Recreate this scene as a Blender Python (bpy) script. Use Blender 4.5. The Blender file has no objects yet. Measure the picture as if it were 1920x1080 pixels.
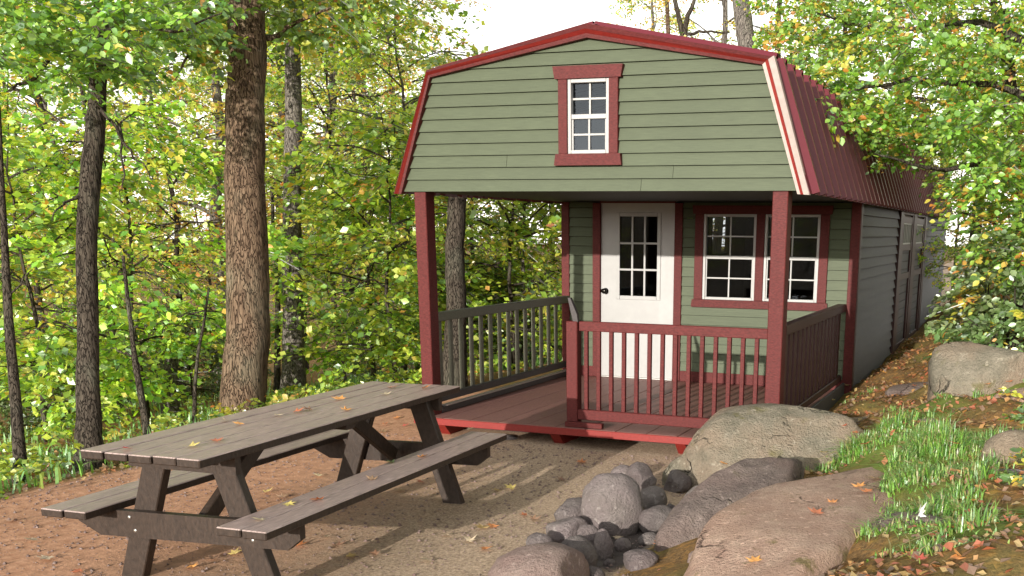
import bpy, bmesh, math, random
import numpy as np
from mathutils import Vector, Matrix

# ------------------------------------------------------------------ camera, sky, sun, exposure
scene = bpy.context.scene
F, CX, CY = 1989.34, 1197.94, 937.35            # focal length and principal point in 1920 px
PITCH, YAW, ROLL = 0.2484, -0.3450, 0.0106
CAM = np.array([5.1275, -8.3776, 1.8266])
def cam_rows():
    M0 = np.array([[1, 0, 0], [0, 0, -1], [0, 1, 0]], float)
    c, s = math.cos(YAW), math.sin(YAW); Yw = np.array([[c, -s, 0], [s, c, 0], [0, 0, 1]])
    c, s = math.cos(PITCH), math.sin(PITCH); Xp = np.array([[1, 0, 0], [0, c, -s], [0, s, c]])
    c, s = math.cos(ROLL), math.sin(ROLL); Zr = np.array([[c, -s, 0], [s, c, 0], [0, 0, 1]])
    return Zr @ Xp @ M0 @ Yw
RC = cam_rows()
cd = bpy.data.cameras.new('camera'); cam = bpy.data.objects.new('camera', cd)
scene.collection.objects.link(cam); scene.camera = cam
cd.sensor_fit = 'HORIZONTAL'; cd.sensor_width = 36.0; cd.lens = F / 1920 * 36.0
cd.shift_x = -(CX - 960) / 1920; cd.shift_y = (CY - 540) / 1920
cd.clip_start = 0.05; cd.clip_end = 2000
mw = Matrix.Identity(4)
for i in range(3):
    mw[i][0] = RC[0][i]; mw[i][1] = -RC[1][i]; mw[i][2] = -RC[2][i]; mw[i][3] = CAM[i]
cam.matrix_world = mw

SUN_DIR = Vector((0.055, 1.0, -0.185)).normalized()      # the way the light travels
ELEV = math.asin(-SUN_DIR.z)
world = bpy.data.worlds.new('World'); scene.world = world; world.use_nodes = True
wn = world.node_tree; wn.nodes.clear()
sky = wn.nodes.new('ShaderNodeTexSky'); sky.sky_type = 'NISHITA'; sky.sun_disc = False
sky.sun_elevation = ELEV; sky.sun_rotation = math.pi + math.radians(3.8)
sky.air_density = 1.6; sky.dust_density = 0.3; sky.ozone_density = 0.6
hs = wn.nodes.new('ShaderNodeHueSaturation'); hs.inputs['Saturation'].default_value = 0.15
bg = wn.nodes.new('ShaderNodeBackground'); bg.inputs['Strength'].default_value = 0.15
wo = wn.nodes.new('ShaderNodeOutputWorld')
wn.links.new(sky.outputs[0], hs.inputs['Color']); wn.links.new(hs.outputs[0], bg.inputs['Color']); wn.links.new(bg.outputs[0], wo.inputs[0])
sl = bpy.data.lights.new('sun', 'SUN'); sl.energy = 2.5; sl.angle = math.radians(0.5); sl.color = (1.0, 0.95, 0.87)
sun = bpy.data.objects.new('sun', sl); scene.collection.objects.link(sun)
sun.rotation_euler = SUN_DIR.to_track_quat('-Z', 'Y').to_euler(); sun.location = (0, -20, 20)
vs = scene.view_settings
vs.view_transform = 'Standard'; vs.look = 'None'; vs.exposure = 1.3; vs.gamma = 1.0; vs.use_curve_mapping = False
scene.render.engine = 'CYCLES'
cy = scene.cycles
cy.use_denoising = True; cy.max_bounces = 7; cy.diffuse_bounces = 4; cy.glossy_bounces = 3; cy.transmission_bounces = 5; cy.transparent_max_bounces = 6
cy.sample_clamp_indirect = 6.0

# ------------------------------------------------------------------ helpers
rng = np.random.default_rng(7); random.seed(7)
COL = scene.collection
ORIG = {}                                        # world origin of each object I make
def ray(u, v):
    return RC.T @ np.array([(u - CX) / F, (v - CY) / F, 1.0])
def at(u, v, t): return CAM + ray(u, v) * t      # a point seen at a photo pixel, t metres deep
def on_z(u, v, z=0.0):
    d = ray(u, v); return CAM + d * (z - CAM[2]) / d[2]
def px_of(p):
    q = RC @ (np.asarray(p, float) - CAM); return F * q[0] / q[2] + CX, F * q[1] / q[2] + CY, q[2]
def tag(o, label=None, cat=None, group=None, kind=None):
    if label: o['label'] = label
    if cat: o['category'] = cat
    if group: o['group'] = group
    if kind: o['kind'] = kind
    return o
def empty(name, loc, label=None, cat=None, group=None):
    o = bpy.data.objects.new(name, None); COL.objects.link(o); o.location = loc; o.empty_display_size = .2
    ORIG[o.name] = Vector(loc); return tag(o, label, cat, group)
def link(name, me, loc, parent=None):
    o = bpy.data.objects.new(name, me); COL.objects.link(o)
    w = Vector(loc); ORIG[o.name] = w
    if parent is not None:
        o.parent = parent; o.location = w - ORIG[parent.name]
    else: o.location = w
    return o
def mesh_from(verts, faces, mat, centre, smooth=False):
    me = bpy.data.meshes.new('m'); me.from_pydata([tuple(v) for v in verts], [], faces)
    if mat: me.materials.append(mat)
    if smooth: me.polygons.foreach_set('use_smooth', [True] * len(me.polygons))
    me.update(); return me
def build(name, verts, faces, mat, parent=None, smooth=False, origin=None):
    v = np.asarray(verts, float)
    c = (v.min(0) + v.max(0)) / 2 if origin is None else np.asarray(origin, float)
    if origin is None and parent is None: c[2] = v[:, 2].min()
    me = mesh_from(v - c, faces, mat, c, smooth); me.name = name
    return link(name, me, c, parent)
BOXF = [(0, 1, 3, 2), (4, 6, 7, 5), (0, 4, 5, 1), (2, 3, 7, 6), (0, 2, 6, 4), (1, 5, 7, 3)]
def box_mesh(sx, sy, sz, mat, bev=0.004):
    bm = bmesh.new(); bmesh.ops.create_cube(bm, size=1.0)
    for v in bm.verts: v.co = Vector((v.co.x * sx, v.co.y * sy, v.co.z * sz))
    if bev: bmesh.ops.bevel(bm, geom=bm.edges[:], offset=min(bev, .3 * min(sx, sy, sz)), segments=1, affect='EDGES')
    me = bpy.data.meshes.new('b'); bm.to_mesh(me); bm.free()
    if mat: me.materials.append(mat)
    return me
def box(name, x0, x1, y0, y1, z0, z1, mat, parent=None, bev=0.004):
    me = box_mesh(x1 - x0, y1 - y0, z1 - z0, mat, bev); me.name = name
    return link(name, me, ((x0 + x1) / 2, (y0 + y1) / 2, (z0 + z1) / 2), parent)
def beam(name, a, b, w, h, mat, parent=None, up=(0, 0, 1), bev=.004):
    """a straight square-cut timber from a to b, w across and h along `up`"""
    a = Vector(a); b = Vector(b); d = (b - a); L = d.length; d.normalize()
    s = d.cross(Vector(up)).normalized(); n = s.cross(d)
    me = box_mesh(w, L, h, mat, bev); me.name = name
    M = Matrix((s, d, n)).transposed(); me.transform(M.to_4x4())
    return link(name, me, (a + b) / 2, parent)
def prism(name, poly, y0f, y1, mat, parent=None, axis='y'):
    """poly: list of (a, z); front depth y0f(z) or number; back depth y1.  axis y: a is X ; axis x: a is Y"""
    f = (lambda z: y0f) if not callable(y0f) else y0f
    n = len(poly); V = []
    for (a, z) in poly: V.append((a, f(z), z) if axis == 'y' else (f(z), a, z))
    for (a, z) in poly: V.append((a, y1, z) if axis == 'y' else (y1, a, z))
    Fc = [tuple(range(n)), tuple(range(2 * n - 1, n - 1, -1))]
    for i in range(n):
        j = (i + 1) % n; Fc.append((i, i + n, j + n, j))
    return build(name, V, Fc, mat, parent)

# ------------------------------------------------------------------ materials
def new_mat(name):
    m = bpy.data.materials.new(name); m.use_nodes = True
    nt = m.node_tree; nt.nodes.clear()
    out = nt.nodes.new('ShaderNodeOutputMaterial'); b = nt.nodes.new('ShaderNodeBsdfPrincipled')
    nt.links.new(b.outputs[0], out.inputs[0]); return m, nt, b, out
def N(nt, t, **kw):
    n = nt.nodes.new(t)
    for k, v in kw.items():
        if k in n.inputs: n.inputs[k].default_value = v
        else: setattr(n, k, v)
    return n
def mixc(nt, fac, a, b):
    n = nt.nodes.new('ShaderNodeMix'); n.data_type = 'RGBA'
    for s, v in ((n.inputs[0], fac), (n.inputs[6], a), (n.inputs[7], b)):
        if hasattr(v, 'links'): nt.links.new(v, s)
        elif isinstance(v, (int, float)): s.default_value = v
        else: s.default_value = (*v, 1) if len(v) == 3 else v
    return n.outputs[2]
def ramp(nt, fac, p0, p1, c0=(0, 0, 0), c1=(1, 1, 1)):
    r = nt.nodes.new('ShaderNodeValToRGB'); nt.links.new(fac, r.inputs[0])
    e = r.color_ramp.elements; e[0].position = p0; e[1].position = p1; e[0].color = (*c0, 1); e[1].color = (*c1, 1)
    return r.outputs[0]
def coords(nt, scale=(1, 1, 1), world_space=True):
    mp = N(nt, 'ShaderNodeMapping'); mp.inputs['Scale'].default_value = scale
    if world_space:
        g = N(nt, 'ShaderNodeNewGeometry'); nt.links.new(g.outputs['Position'], mp.inputs[0])
    else:
        g = N(nt, 'ShaderNodeTexCoord'); nt.links.new(g.outputs['Object'], mp.inputs[0])
    return mp.outputs[0]
def noise(nt, vec, scale, detail=4, rough=.55):
    n = N(nt, 'ShaderNodeTexNoise'); n.inputs['Scale'].default_value = scale; n.inputs['Detail'].default_value = detail; n.inputs['Roughness'].default_value = rough
    nt.links.new(vec, n.inputs['Vector']); return n.outputs['Fac']
def bump(nt, b, h, strength=.3, dist=.01):
    n = N(nt, 'ShaderNodeBump'); n.inputs['Strength'].default_value = strength; n.inputs['Distance'].default_value = dist
    nt.links.new(h, n.inputs['Height']); nt.links.new(n.outputs[0], b.inputs['Normal'])
def painted(name, c, rough=.55, grain=(3, 3, 60), amount=.18, wear=.0, wearc=(.4, .35, .3), bstr=.25, spec=.35):
    """painted or stained timber: fine grain, slight mottling, some dirt"""
    m, nt, b, out = new_mat(name); v = coords(nt, grain); g = noise(nt, v, 6, 5)
    big = noise(nt, coords(nt), 2.2, 4)
    oi = N(nt, 'ShaderNodeObjectInfo')
    dark = tuple(x * (1 - amount * 1.6) for x in c); lite = tuple(min(1, x * (1 + amount)) for x in c)
    col = mixc(nt, ramp(nt, g, .3, .7), dark, lite)
    col = mixc(nt, ramp(nt, big, .35, .7, (0, 0, 0), (.35, .35, .35)), col, tuple(x * .72 for x in c))
    mm = N(nt, 'ShaderNodeMath', operation='MULTIPLY'); mm.inputs[1].default_value = .16; nt.links.new(oi.outputs['Random'], mm.inputs[0])
    col = mixc(nt, mm.outputs[0], col, tuple(x * .5 for x in c))
    if wear:
        w = noise(nt, coords(nt, (14, 14, 14)), 2.0, 6, .7)
        col = mixc(nt, ramp(nt, w, .62 - wear * .1, .72, (0, 0, 0), (wear, wear, wear)), col, wearc)
    nt.links.new(col, b.inputs['Base Color']); b.inputs['Roughness'].default_value = rough
    b.inputs['Specular IOR Level'].default_value = spec
    bump(nt, b, g, bstr, .004); return m
M = {}
M['green'] = painted('green_siding_paint', (.082, .098, .054), .62, (1.2, 1.2, 40), .14, .14, (.115, .13, .08))
M['greenside'] = painted('side_siding_paint', (.09, .083, .09), .65, (1.5, 1.5, 40), .12, .1, (.2, .2, .2))
M['red'] = painted('barn_red_paint', (.108, .020, .018), .58, (7, 7, 18), .26, .35, (.15, .055, .045), .45, .18)
M['brightred'] = painted('bright_red_paint', (.23, .02, .015), .5, (8, 8, 8), .12, .25, (.3, .08, .06))
M['redshade'] = painted('shaded_red_paint', (.06, .022, .022), .5, (6, 6, 12), .12)  # barn red trim of the right side with its shade put into the colour
M['olive'] = painted('olive_brown_paint', (.125, .12, .085), .55, (6, 6, 12), .15)
M['kick'] = painted('charcoal_paint', (.06, .05, .048), .55, (6, 6, 12), .15)
M['deck'] = painted('deck_stain', (.25, .115, .095), .55, (30, 2, 10), .22, .45, (.38, .24, .2), .35)
M['white'] = painted('white_vinyl', (.40, .388, .37), .4, (3, 3, 3), .03, 0, bstr=.05)
M['door'] = painted('white_door_paint', (.385, .375, .362), .4, (3, 3, 3), .025, 0, bstr=.05)
M['pale'] = painted('pale_metal_and_trim_glare', (.44, .36, .32), .38, (3, 3, 3), .08, 0, bstr=.05)  # pale strip metal; on the right rake, sun glare painted in
M['table'] = painted('weathered_stain_with_sky_sheen', (.45, .335, .295), .33, (26, 1.6, 26), .34, .5, (.62, .52, .48), .5, .6)  # weathered tops, with the sky's sheen put into the pale colour
M['tableleg'] = painted('dark_stain_and_board_shade', (.042, .027, .019), .5, (10, 10, 5), .30, .25, (.075, .05, .033), .5)  # the legs' own stain; on board sides and ends, painted shade
M['interior'] = painted('interior_plywood', (.16, .12, .085), .7, (4, 4, 4), .2)
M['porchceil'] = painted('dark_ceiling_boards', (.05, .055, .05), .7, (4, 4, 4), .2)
def simple(name, c, rough, metal=0.0, spec=.5):
    m, nt, b, o = new_mat(name); b.inputs['Base Color'].default_value = (*c, 1); b.inputs['Roughness'].default_value = rough
    b.inputs['Metallic'].default_value = metal; b.inputs['Specular IOR Level'].default_value = spec
    n = noise(nt, coords(nt), 30, 3); bump(nt, b, n, .06, .003); return m
M['black'] = simple('black_knob_metal', (.02, .018, .015), .25, .8)
M['bolt'] = simple('galvanised_bolt', (.5, .48, .45), .4, .9)
M['screen'] = simple('insect_screen', (.10, .10, .095), .8)
M['roofmetal'] = simple('dark_red_roof_metal', (.12, .016, .024), .36, .0, .45)
def glass_mat():
    m, nt, b, out = new_mat('window_glass'); nt.nodes.remove(b)
    t = N(nt, 'ShaderNodeBsdfTransparent'); t.inputs[0].default_value = (.55, .58, .6, 1)
    g = N(nt, 'ShaderNodeBsdfGlossy'); g.inputs['Roughness'].default_value = .03; g.inputs[0].default_value = (.5, .54, .6, 1)
    f = N(nt, 'ShaderNodeFresnel'); f.inputs[0].default_value = 1.5
    mx = N(nt, 'ShaderNodeMixShader'); nt.links.new(f.outputs[0], mx.inputs[0]); nt.links.new(t.outputs[0], mx.inputs[1]); nt.links.new(g.outputs[0], mx.inputs[2])
    nt.links.new(mx.outputs[0], out.inputs[0]); return m
M['glass'] = glass_mat()
def bark(name, c0, c1, sc=1.0, lichen=(.22, .24, .17), la=.35):
    m, nt, b, out = new_mat(name)
    v = coords(nt, (11 * sc, 11 * sc, .95 * sc)); n1 = noise(nt, v, 2.5, 8, .68)
    vo = N(nt, 'ShaderNodeTexVoronoi'); vo.feature = 'DISTANCE_TO_EDGE'; vo.inputs['Scale'].default_value = 3.2
    va = N(nt, 'ShaderNodeVectorMath', operation='ADD'); nt.links.new(v, va.inputs[0])
    nz = N(nt, 'ShaderNodeTexNoise'); nz.inputs['Scale'].default_value = 2; nt.links.new(v, nz.inputs['Vector']); nt.links.new(nz.outputs['Color'], va.inputs[1])
    nt.links.new(va.outputs[0], vo.inputs['Vector'])
    crack = ramp(nt, vo.outputs['Distance'], .0, .10)
    col = mixc(nt, ramp(nt, n1, .3, .72), c0, c1)
    col = mixc(nt, crack, tuple(x * .5 for x in c0), col)
    big = noise(nt, coords(nt, (2, 2, 1)), 1.4, 5)
    col = mixc(nt, ramp(nt, big, .5, .75, (0, 0, 0), (la, la, la)), col, lichen)
    nt.links.new(col, b.inputs['Base Color']); b.inputs['Roughness'].default_value = .92; b.inputs['Specular IOR Level'].default_value = .1
    ad = N(nt, 'ShaderNodeMath', operation='ADD'); nt.links.new(n1, ad.inputs[0]); nt.links.new(crack, ad.inputs[1])
    bump(nt, b, ad.outputs[0], .9, .03); return m
M['bark'] = bark('brown_oak_bark', (.10, .062, .04), (.27, .185, .12))
M['barkdark'] = bark('dark_grey_bark', (.045, .035, .027), (.13, .105, .08), 1.2)
M['barkgrey'] = bark('pale_grey_bark', (.13, .11, .095), (.27, .235, .20), 1.0)
def leaf_mat(name, rough=.42, trans=.5):
    m, nt, b, out = new_mat(name); nt.nodes.remove(b)
    a = N(nt, 'ShaderNodeAttribute'); a.attribute_name = 'col'
    oi = N(nt, 'ShaderNodeObjectInfo')
    h = N(nt, 'ShaderNodeHueSaturation')
    mr = N(nt, 'ShaderNodeMapRange'); mr.inputs[3].default_value = .48; mr.inputs[4].default_value = .515; nt.links.new(oi.outputs['Random'], mr.inputs[0]); nt.links.new(mr.outputs[0], h.inputs['Hue'])
    mr2 = N(nt, 'ShaderNodeMapRange'); mr2.inputs[3].default_value = .8; mr2.inputs[4].default_value = 1.2; nt.links.new(oi.outputs['Random'], mr2.inputs[0]); nt.links.new(mr2.outputs[0], h.inputs['Value'])
    nt.links.new(a.outputs['Color'], h.inputs['Color'])
    d = N(nt, 'ShaderNodeBsdfDiffuse'); t = N(nt, 'ShaderNodeBsdfTranslucent'); g = N(nt, 'ShaderNodeBsdfGlossy'); g.inputs['Roughness'].default_value = rough
    g.inputs[0].default_value = (.9, .95, .9, 1)
    nt.links.new(h.outputs[0], d.inputs[0])
    tc = N(nt, 'ShaderNodeMix'); tc.data_type = 'RGBA'; tc.blend_type = 'MULTIPLY'; tc.inputs[0].default_value = 1; nt.links.new(h.outputs[0], tc.inputs[6]); tc.inputs[7].default_value = (1.25, 1.15, .55, 1)
    nt.links.new(tc.outputs[2], t.inputs[0])
    m1 = N(nt, 'ShaderNodeMixShader'); m1.inputs[0].default_value = trans; nt.links.new(d.outputs[0], m1.inputs[1]); nt.links.new(t.outputs[0], m1.inputs[2])
    m2 = N(nt, 'ShaderNodeMixShader'); m2.inputs[0].default_value = .14; nt.links.new(m1.outputs[0], m2.inputs[1]); nt.links.new(g.outputs[0], m2.inputs[2])
    nt.links.new(m2.outputs[0], out.inputs[0]); return m
M['leaf'] = leaf_mat('leaves'); M['grass'] = leaf_mat('grass_blades', .5, .4); M['dryleaf'] = leaf_mat('dry_leaves', .6, .2)
def rock_mat(name, c0, c1, c2, moss=.0, crack=0.0):
    m, nt, b, out = new_mat(name); v = coords(nt)
    n1 = noise(nt, v, 7, 8, .65); n2 = noise(nt, v, 55, 5, .7); n3 = noise(nt, v, 2.3, 5)
    col = mixc(nt, ramp(nt, n1, .32, .68), c0, c1); col = mixc(nt, ramp(nt, n3, .42, .66), col, c2)
    col = mixc(nt, ramp(nt, n2, .52, .75, (0, 0, 0), (.5, .5, .5)), col, tuple(x * .4 for x in c0))
    if moss:
        col = mixc(nt, ramp(nt, noise(nt, v, 4.2, 7, .7), .58, .66, (0, 0, 0), (moss,) * 3), col, (.17, .15, .035))
    ad = N(nt, 'ShaderNodeMath', operation='ADD'); nt.links.new(n1, ad.inputs[0]); nt.links.new(n2, ad.inputs[1]); hout = ad.outputs[0]
    sp = noise(nt, v, 24, 4, .6); col = mixc(nt, ramp(nt, sp, .60, .68, (0, 0, 0), (.55, .55, .55)), col, tuple(min(1, x * 1.5 + .03) for x in c1))
    if crack:
        nz = N(nt, 'ShaderNodeTexNoise'); nz.inputs['Scale'].default_value = 3.; nz.inputs['Detail'].default_value = 5; nt.links.new(v, nz.inputs['Vector'])
        va = N(nt, 'ShaderNodeVectorMath', operation='MULTIPLY_ADD'); nt.links.new(nz.outputs['Color'], va.inputs[0]); va.inputs[1].default_value = (.9, .9, .9); nt.links.new(v, va.inputs[2])
        vo = N(nt, 'ShaderNodeTexVoronoi'); vo.feature = 'DISTANCE_TO_EDGE'; vo.inputs['Scale'].default_value = crack; nt.links.new(va.outputs[0], vo.inputs['Vector'])
        ck0 = ramp(nt, vo.outputs['Distance'], .0, .022); msk = ramp(nt, noise(nt, v, 2.6, 4), .5, .62); ck = mixc(nt, msk, (1, 1, 1), ck0); col = mixc(nt, ck, tuple(x * .38 for x in c0), col)
        a2 = N(nt, 'ShaderNodeMath', operation='MULTIPLY_ADD'); nt.links.new(ck, a2.inputs[0]); a2.inputs[1].default_value = 1.2; nt.links.new(hout, a2.inputs[2]); hout = a2.outputs[0]
    nt.links.new(col, b.inputs['Base Color']); b.inputs['Roughness'].default_value = .88; b.inputs['Specular IOR Level'].default_value = .2
    bump(nt, b, hout, 1.0, .04); return m
M['rockgrey'] = rock_mat('grey_brown_stone', (.22, .185, .165), (.36, .31, .28), (.27, .215, .21))
M['rockdark'] = rock_mat('dark_stone', (.15, .125, .118), (.28, .24, .22), (.21, .165, .16))
M['rockpink'] = rock_mat('pinkish_granite', (.30, .21, .18), (.45, .34, .29), (.33, .22, .19))
M['bouldergreen'] = rock_mat('lichen_boulder', (.2, .18, .13), (.36, .31, .235), (.38, .28, .2), .55, 1.2)
M['ridge'] = rock_mat('dark_ridge_stone', (.17, .13, .115), (.33, .26, .225), (.25, .18, .155), .25, 1.3)
M['boulderpink'] = rock_mat('weathered_granite', (.42, .27, .205), (.64, .46, .35), (.50, .32, .235), .7, 1.05)

# ------------------------------------------------------------------ terrain
def sst(a, b, x):
    t = np.clip((x - a) / (b - a), 0, 1); return t * t * (3 - 2 * t)
def hgt(x, y):
    x = np.asarray(x, float); y = np.asarray(y, float)
    u = np.maximum(0, -1.25 - x); z = -2.3 * (1 - np.exp(-u * .082))
    back = np.maximum(0, y - 4) * sst(.2, -1.5, x); z = z - .5 * (1 - np.exp(-back * .1))
    z = z + sst(2.85, 5.2, x) * (.6 - .35 * sst(-4.5, -7, y)) + .10 * sst(3.0, 3.5, x) * sst(0., 4., y) + .5 * sst(5, 11, x)
    rough = sst(3.1, 3.8, x) * (.05 * np.sin(x * 3.7 + 2.1 * np.sin(y * 1.9)) * np.sin(y * 3.1 + x) + .025 * np.sin(x * 9.1 + y * 5.3) * np.sin(y * 8.3 - x * 2)) * sst(9, 6, np.abs(x)) + .02 * np.sin(x * 2.1 + 1.3 * np.sin(y * 1.1)) * np.sin(y * 1.7 + .8) + .012 * np.sin(x * 5.3 + 2) * np.sin(y * 4.1 + 1)
    far = sst(6, 30, np.hypot(x - 2, y + 3))
    z = z + 7 * sst(-35, -125, y)                        # unseen rise added behind the viewer to block low sky light
    z = z + rough * (.5 + sst(2.9, 4, x) + sst(-1.2, -3, x)) + far * (.5 * sst(-40, -25, y) * np.sin(x * .11 + .5) * np.sin(y * .09 + 1.0))
    return z
def axis(a, b, step, far, g=1.22):
    core = list(np.arange(a, b + 1e-6, step)); s = step; lo = [a]; hi = [core[-1]]
    while lo[-1] > -far: s *= g; lo.append(lo[-1] - s)
    s = step
    while hi[-1] < far: s *= g; hi.append(hi[-1] + s)
    return np.array(lo[:0:-1] + core + hi[1:])
gx = axis(-7, 7.5, .1, 320); gy = axis(-9, 9, .1, 320)
GX, GY = np.meshgrid(gx, gy); GZ = hgt(GX, GY)
nx, ny = len(gx), len(gy)
V = np.stack([GX.ravel(), GY.ravel(), GZ.ravel()], 1)
ii = np.arange(nx * ny).reshape(ny, nx)
Q = np.stack([ii[:-1, :-1].ravel(), ii[:-1, 1:].ravel(), ii[1:, 1:].ravel(), ii[1:, :-1].ravel()], 1)
gme = bpy.data.meshes.new('ground'); gme.from_pydata(V.tolist(), [], Q.tolist())
gme.polygons.foreach_set('use_smooth', [True] * len(gme.polygons))
w1 = .35 * np.sin(GX * 1.3 + GY * .7) + .2 * np.sin(GY * 2.9 + GX * 2.3)
forest = sst(-1.0, -1.9, GX + .5 * w1) ; forest = np.maximum(forest, sst(3.0, 3.5, GX + .3 * w1))
forest = np.maximum(forest, sst(1.5, 3.5, GY) * sst(.1, -.4, GX)); forest = np.maximum(forest, sst(-10, -14, GY))
earth = .85 * sst(2.2, -.9, GX + .1 * GY + .6 * w1)
ash = sst(.75, .35, np.hypot((GX - 3.05) * 1.1, (GY + 2.55) * .75) + .1 * w1)
turf = np.zeros_like(GX)
for (u_, v_, s_) in ((1640, 830, .3), (1700, 880, .38), (1770, 930, .36), (1830, 870, .32), (1740, 1000, .28), (1800, 1050, .28), (1720, 790, .35), (1860, 780, .3), (1880, 1060, .28)):
    q_ = on_z(u_, v_, .42); turf = np.maximum(turf, np.exp(-((GX - q_[0]) ** 2 / (2 * (s_ * .8) ** 2) + (GY - q_[1]) ** 2 / (2 * (s_ * 1.2) ** 2))))
for nm, arr in (('forest', forest), ('earth', earth), ('ash', ash), ('turf', turf)):
    at_ = gme.attributes.new(nm, 'FLOAT', 'POINT'); at_.data.foreach_set('value', arr.ravel().astype(np.float32))
def ground_mat():
    m, nt, b, out = new_mat('gravel_earth_and_forest_floor'); v = coords(nt)
    fine = noise(nt, v, 60, 5, .75); mid = noise(nt, v, 14, 6, .65); big = noise(nt, v, 1.7, 5)
    vo = N(nt, 'ShaderNodeTexVoronoi'); vo.inputs['Scale'].default_value = 75; nt.links.new(v, vo.inputs['Vector'])
    grav = mixc(nt, ramp(nt, fine, .36, .64), (.17, .108, .066), (.72, .53, .365))
    grav = mixc(nt, .35, grav, mixc(nt, vo.outputs['Color'], (.21, .14, .09), (.72, .57, .42)))
    ear = mixc(nt, ramp(nt, mid, .3, .7), (.38, .185, .10), (.68, .385, .235)); ear = mixc(nt, ramp(nt, fine, .45, .75, (0, 0, 0), (.6, .6, .6)), ear, (.31, .165, .11))
    vl = N(nt, 'ShaderNodeTexVoronoi'); vl.inputs['Scale'].default_value = 26; nt.links.new(v, vl.inputs['Vector'])
    fo = mixc(nt, ramp(nt, fine, .35, .65), (.07, .045, .025), (.30, .18, .075)); fo = mixc(nt, ramp(nt, mid, .45, .6), fo, mixc(nt, vl.outputs['Color'], (.10, .06, .03), (.46, .24, .07))); fo = mixc(nt, ramp(nt, big, .48, .66, (0, 0, 0), (.6, .6, .6)), fo, mixc(nt, fine, (.08, .10, .025), (.24, .22, .07)))
    fa = {}
    for k in ('earth', 'forest', 'ash', 'turf'):
        a = N(nt, 'ShaderNodeAttribute'); a.attribute_name = k
        ad = N(nt, 'ShaderNodeMath', operation='MULTIPLY_ADD'); nt.links.new(mid, ad.inputs[0]); ad.inputs[1].default_value = .5; nt.links.new(a.outputs['Fac'], ad.inputs[2])
        fa[k] = ramp(nt, ad.outputs[0], .35 if k == 'earth' else .55, 1.15 if k == 'earth' else .95)
    col = mixc(nt, fa['earth'], grav, ear); col = mixc(nt, fa['ash'], col, mixc(nt, fine, (.035, .03, .027), (.16, .13, .115))); col = mixc(nt, fa['forest'], col, fo); col = mixc(nt, fa['turf'], col, mixc(nt, fine, (.05, .07, .015), (.22, .27, .06)))
    nt.links.new(col, b.inputs['Base Color']); b.inputs['Roughness'].default_value = .95; b.inputs['Specular IOR Level'].default_value = .12
    ad = N(nt, 'ShaderNodeMath', operation='ADD'); nt.links.new(fine, ad.inputs[0]); nt.links.new(mid, ad.inputs[1])
    bump(nt, b, ad.outputs[0], .5, .02); return m
M['ground'] = ground_mat(); gme.materials.append(M['ground'])
g = link('ground', gme, (0, 0, 0)); g['kind'] = 'structure'

# ------------------------------------------------------------------ cabin
ZD = 0.17
D = 3.137; XW = 3.40; HS = 1.967 + ZD; YE = 15.0
cabin = empty('cabin', (1.65, 2.0, 0), 'green lap-sided barn-roofed cabin with red trim, front porch and white door', 'cabin')
def lerp_x(pts, z):
    for (xa, za), (xb, zb) in zip(pts[:-1], pts[1:]):
        if za <= z <= zb: return xa + (xb - xa) * (z - za) / (zb - za)
    return pts[-1][0]
GL = [(-.085, HS), (.225, 2.895 + ZD), (1.655, 3.185 + ZD)]
GR = [(3.385, HS), (3.085, 2.895 + ZD), (1.655, 3.185 + ZD)]
def wedge(Y0, z0, z1, lo=.016, hi=.004): return lambda z: Y0 - (lo + (hi - lo) * (z - z0) / (z1 - z0))
gable = prism('gable_backing', [GL[0], GR[0], GR[1], GR[2], GL[1]], .014, .05, M['porchceil'], cabin)
# the backing is split round the window opening
bpy.data.objects.remove(gable)
WX0, WX1, WZ0, WZ1 = 1.48, 1.84, 2.43, 3.0          # loft window, outside of its white frame
gable = empty('gable_wall', (1.65, 0, HS)); gable.parent = cabin; gable.location = gable.location - cabin.location
prism('sheathing', [GL[0], (WX0 - .02, HS), (WX0 - .02, 2.95 + ZD), GL[1]], .021, .03, M['porchceil'], gable); prism('sheathing', [(WX1 + .02, HS), GR[0], GR[1], (WX1 + .02, 2.95 + ZD)], .021, .03, M['porchceil'], gable)
EX = .0977; k = 0
while True:
    z0 = HS + k * EX; z1 = min(z0 + EX - .005, 3.185 + ZD - .004); k += 1
    if z0 > 3.185 + ZD - .01: break
    shz = 2.895 + ZD
    left = [(lerp_x(GL, z0), z0)] + ([GL[1]] if z0 < shz < z1 else []) + [(lerp_x(GL, z1), z1)]
    right = [(lerp_x(GR, z0), z0)] + ([GR[1]] if z0 < shz < z1 else []) + [(lerp_x(GR, z1), z1)]
    if z0 > WZ0 - .05 and z1 < WZ1 + .06:
        segs = [(left, [(WX0 - .03, z0), (WX0 - .03, z1)]), ([(WX1 + .03, z0), (WX1 + .03, z1)], right)]
    else:
        xm = lerp_x(GL, z0) + (lerp_x(GR, z0) - lerp_x(GL, z0)) * random.choice([.27, .36, .62, .71]) + random.uniform(-.05, .05)
        segs = [(left, [(xm - .0015, z0), (xm - .0015, z1)]), ([(xm + .0015, z0), (xm + .0015, z1)], right)] if z1 < shz else [(left, right)]
    for a, b in segs:
        prism('siding_board', b + a[::-1] if False else [*a[:1], *b, *a[:0:-1]], wedge(0, z0, z1, .024, .002), .02, M['green'], gable)
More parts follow.
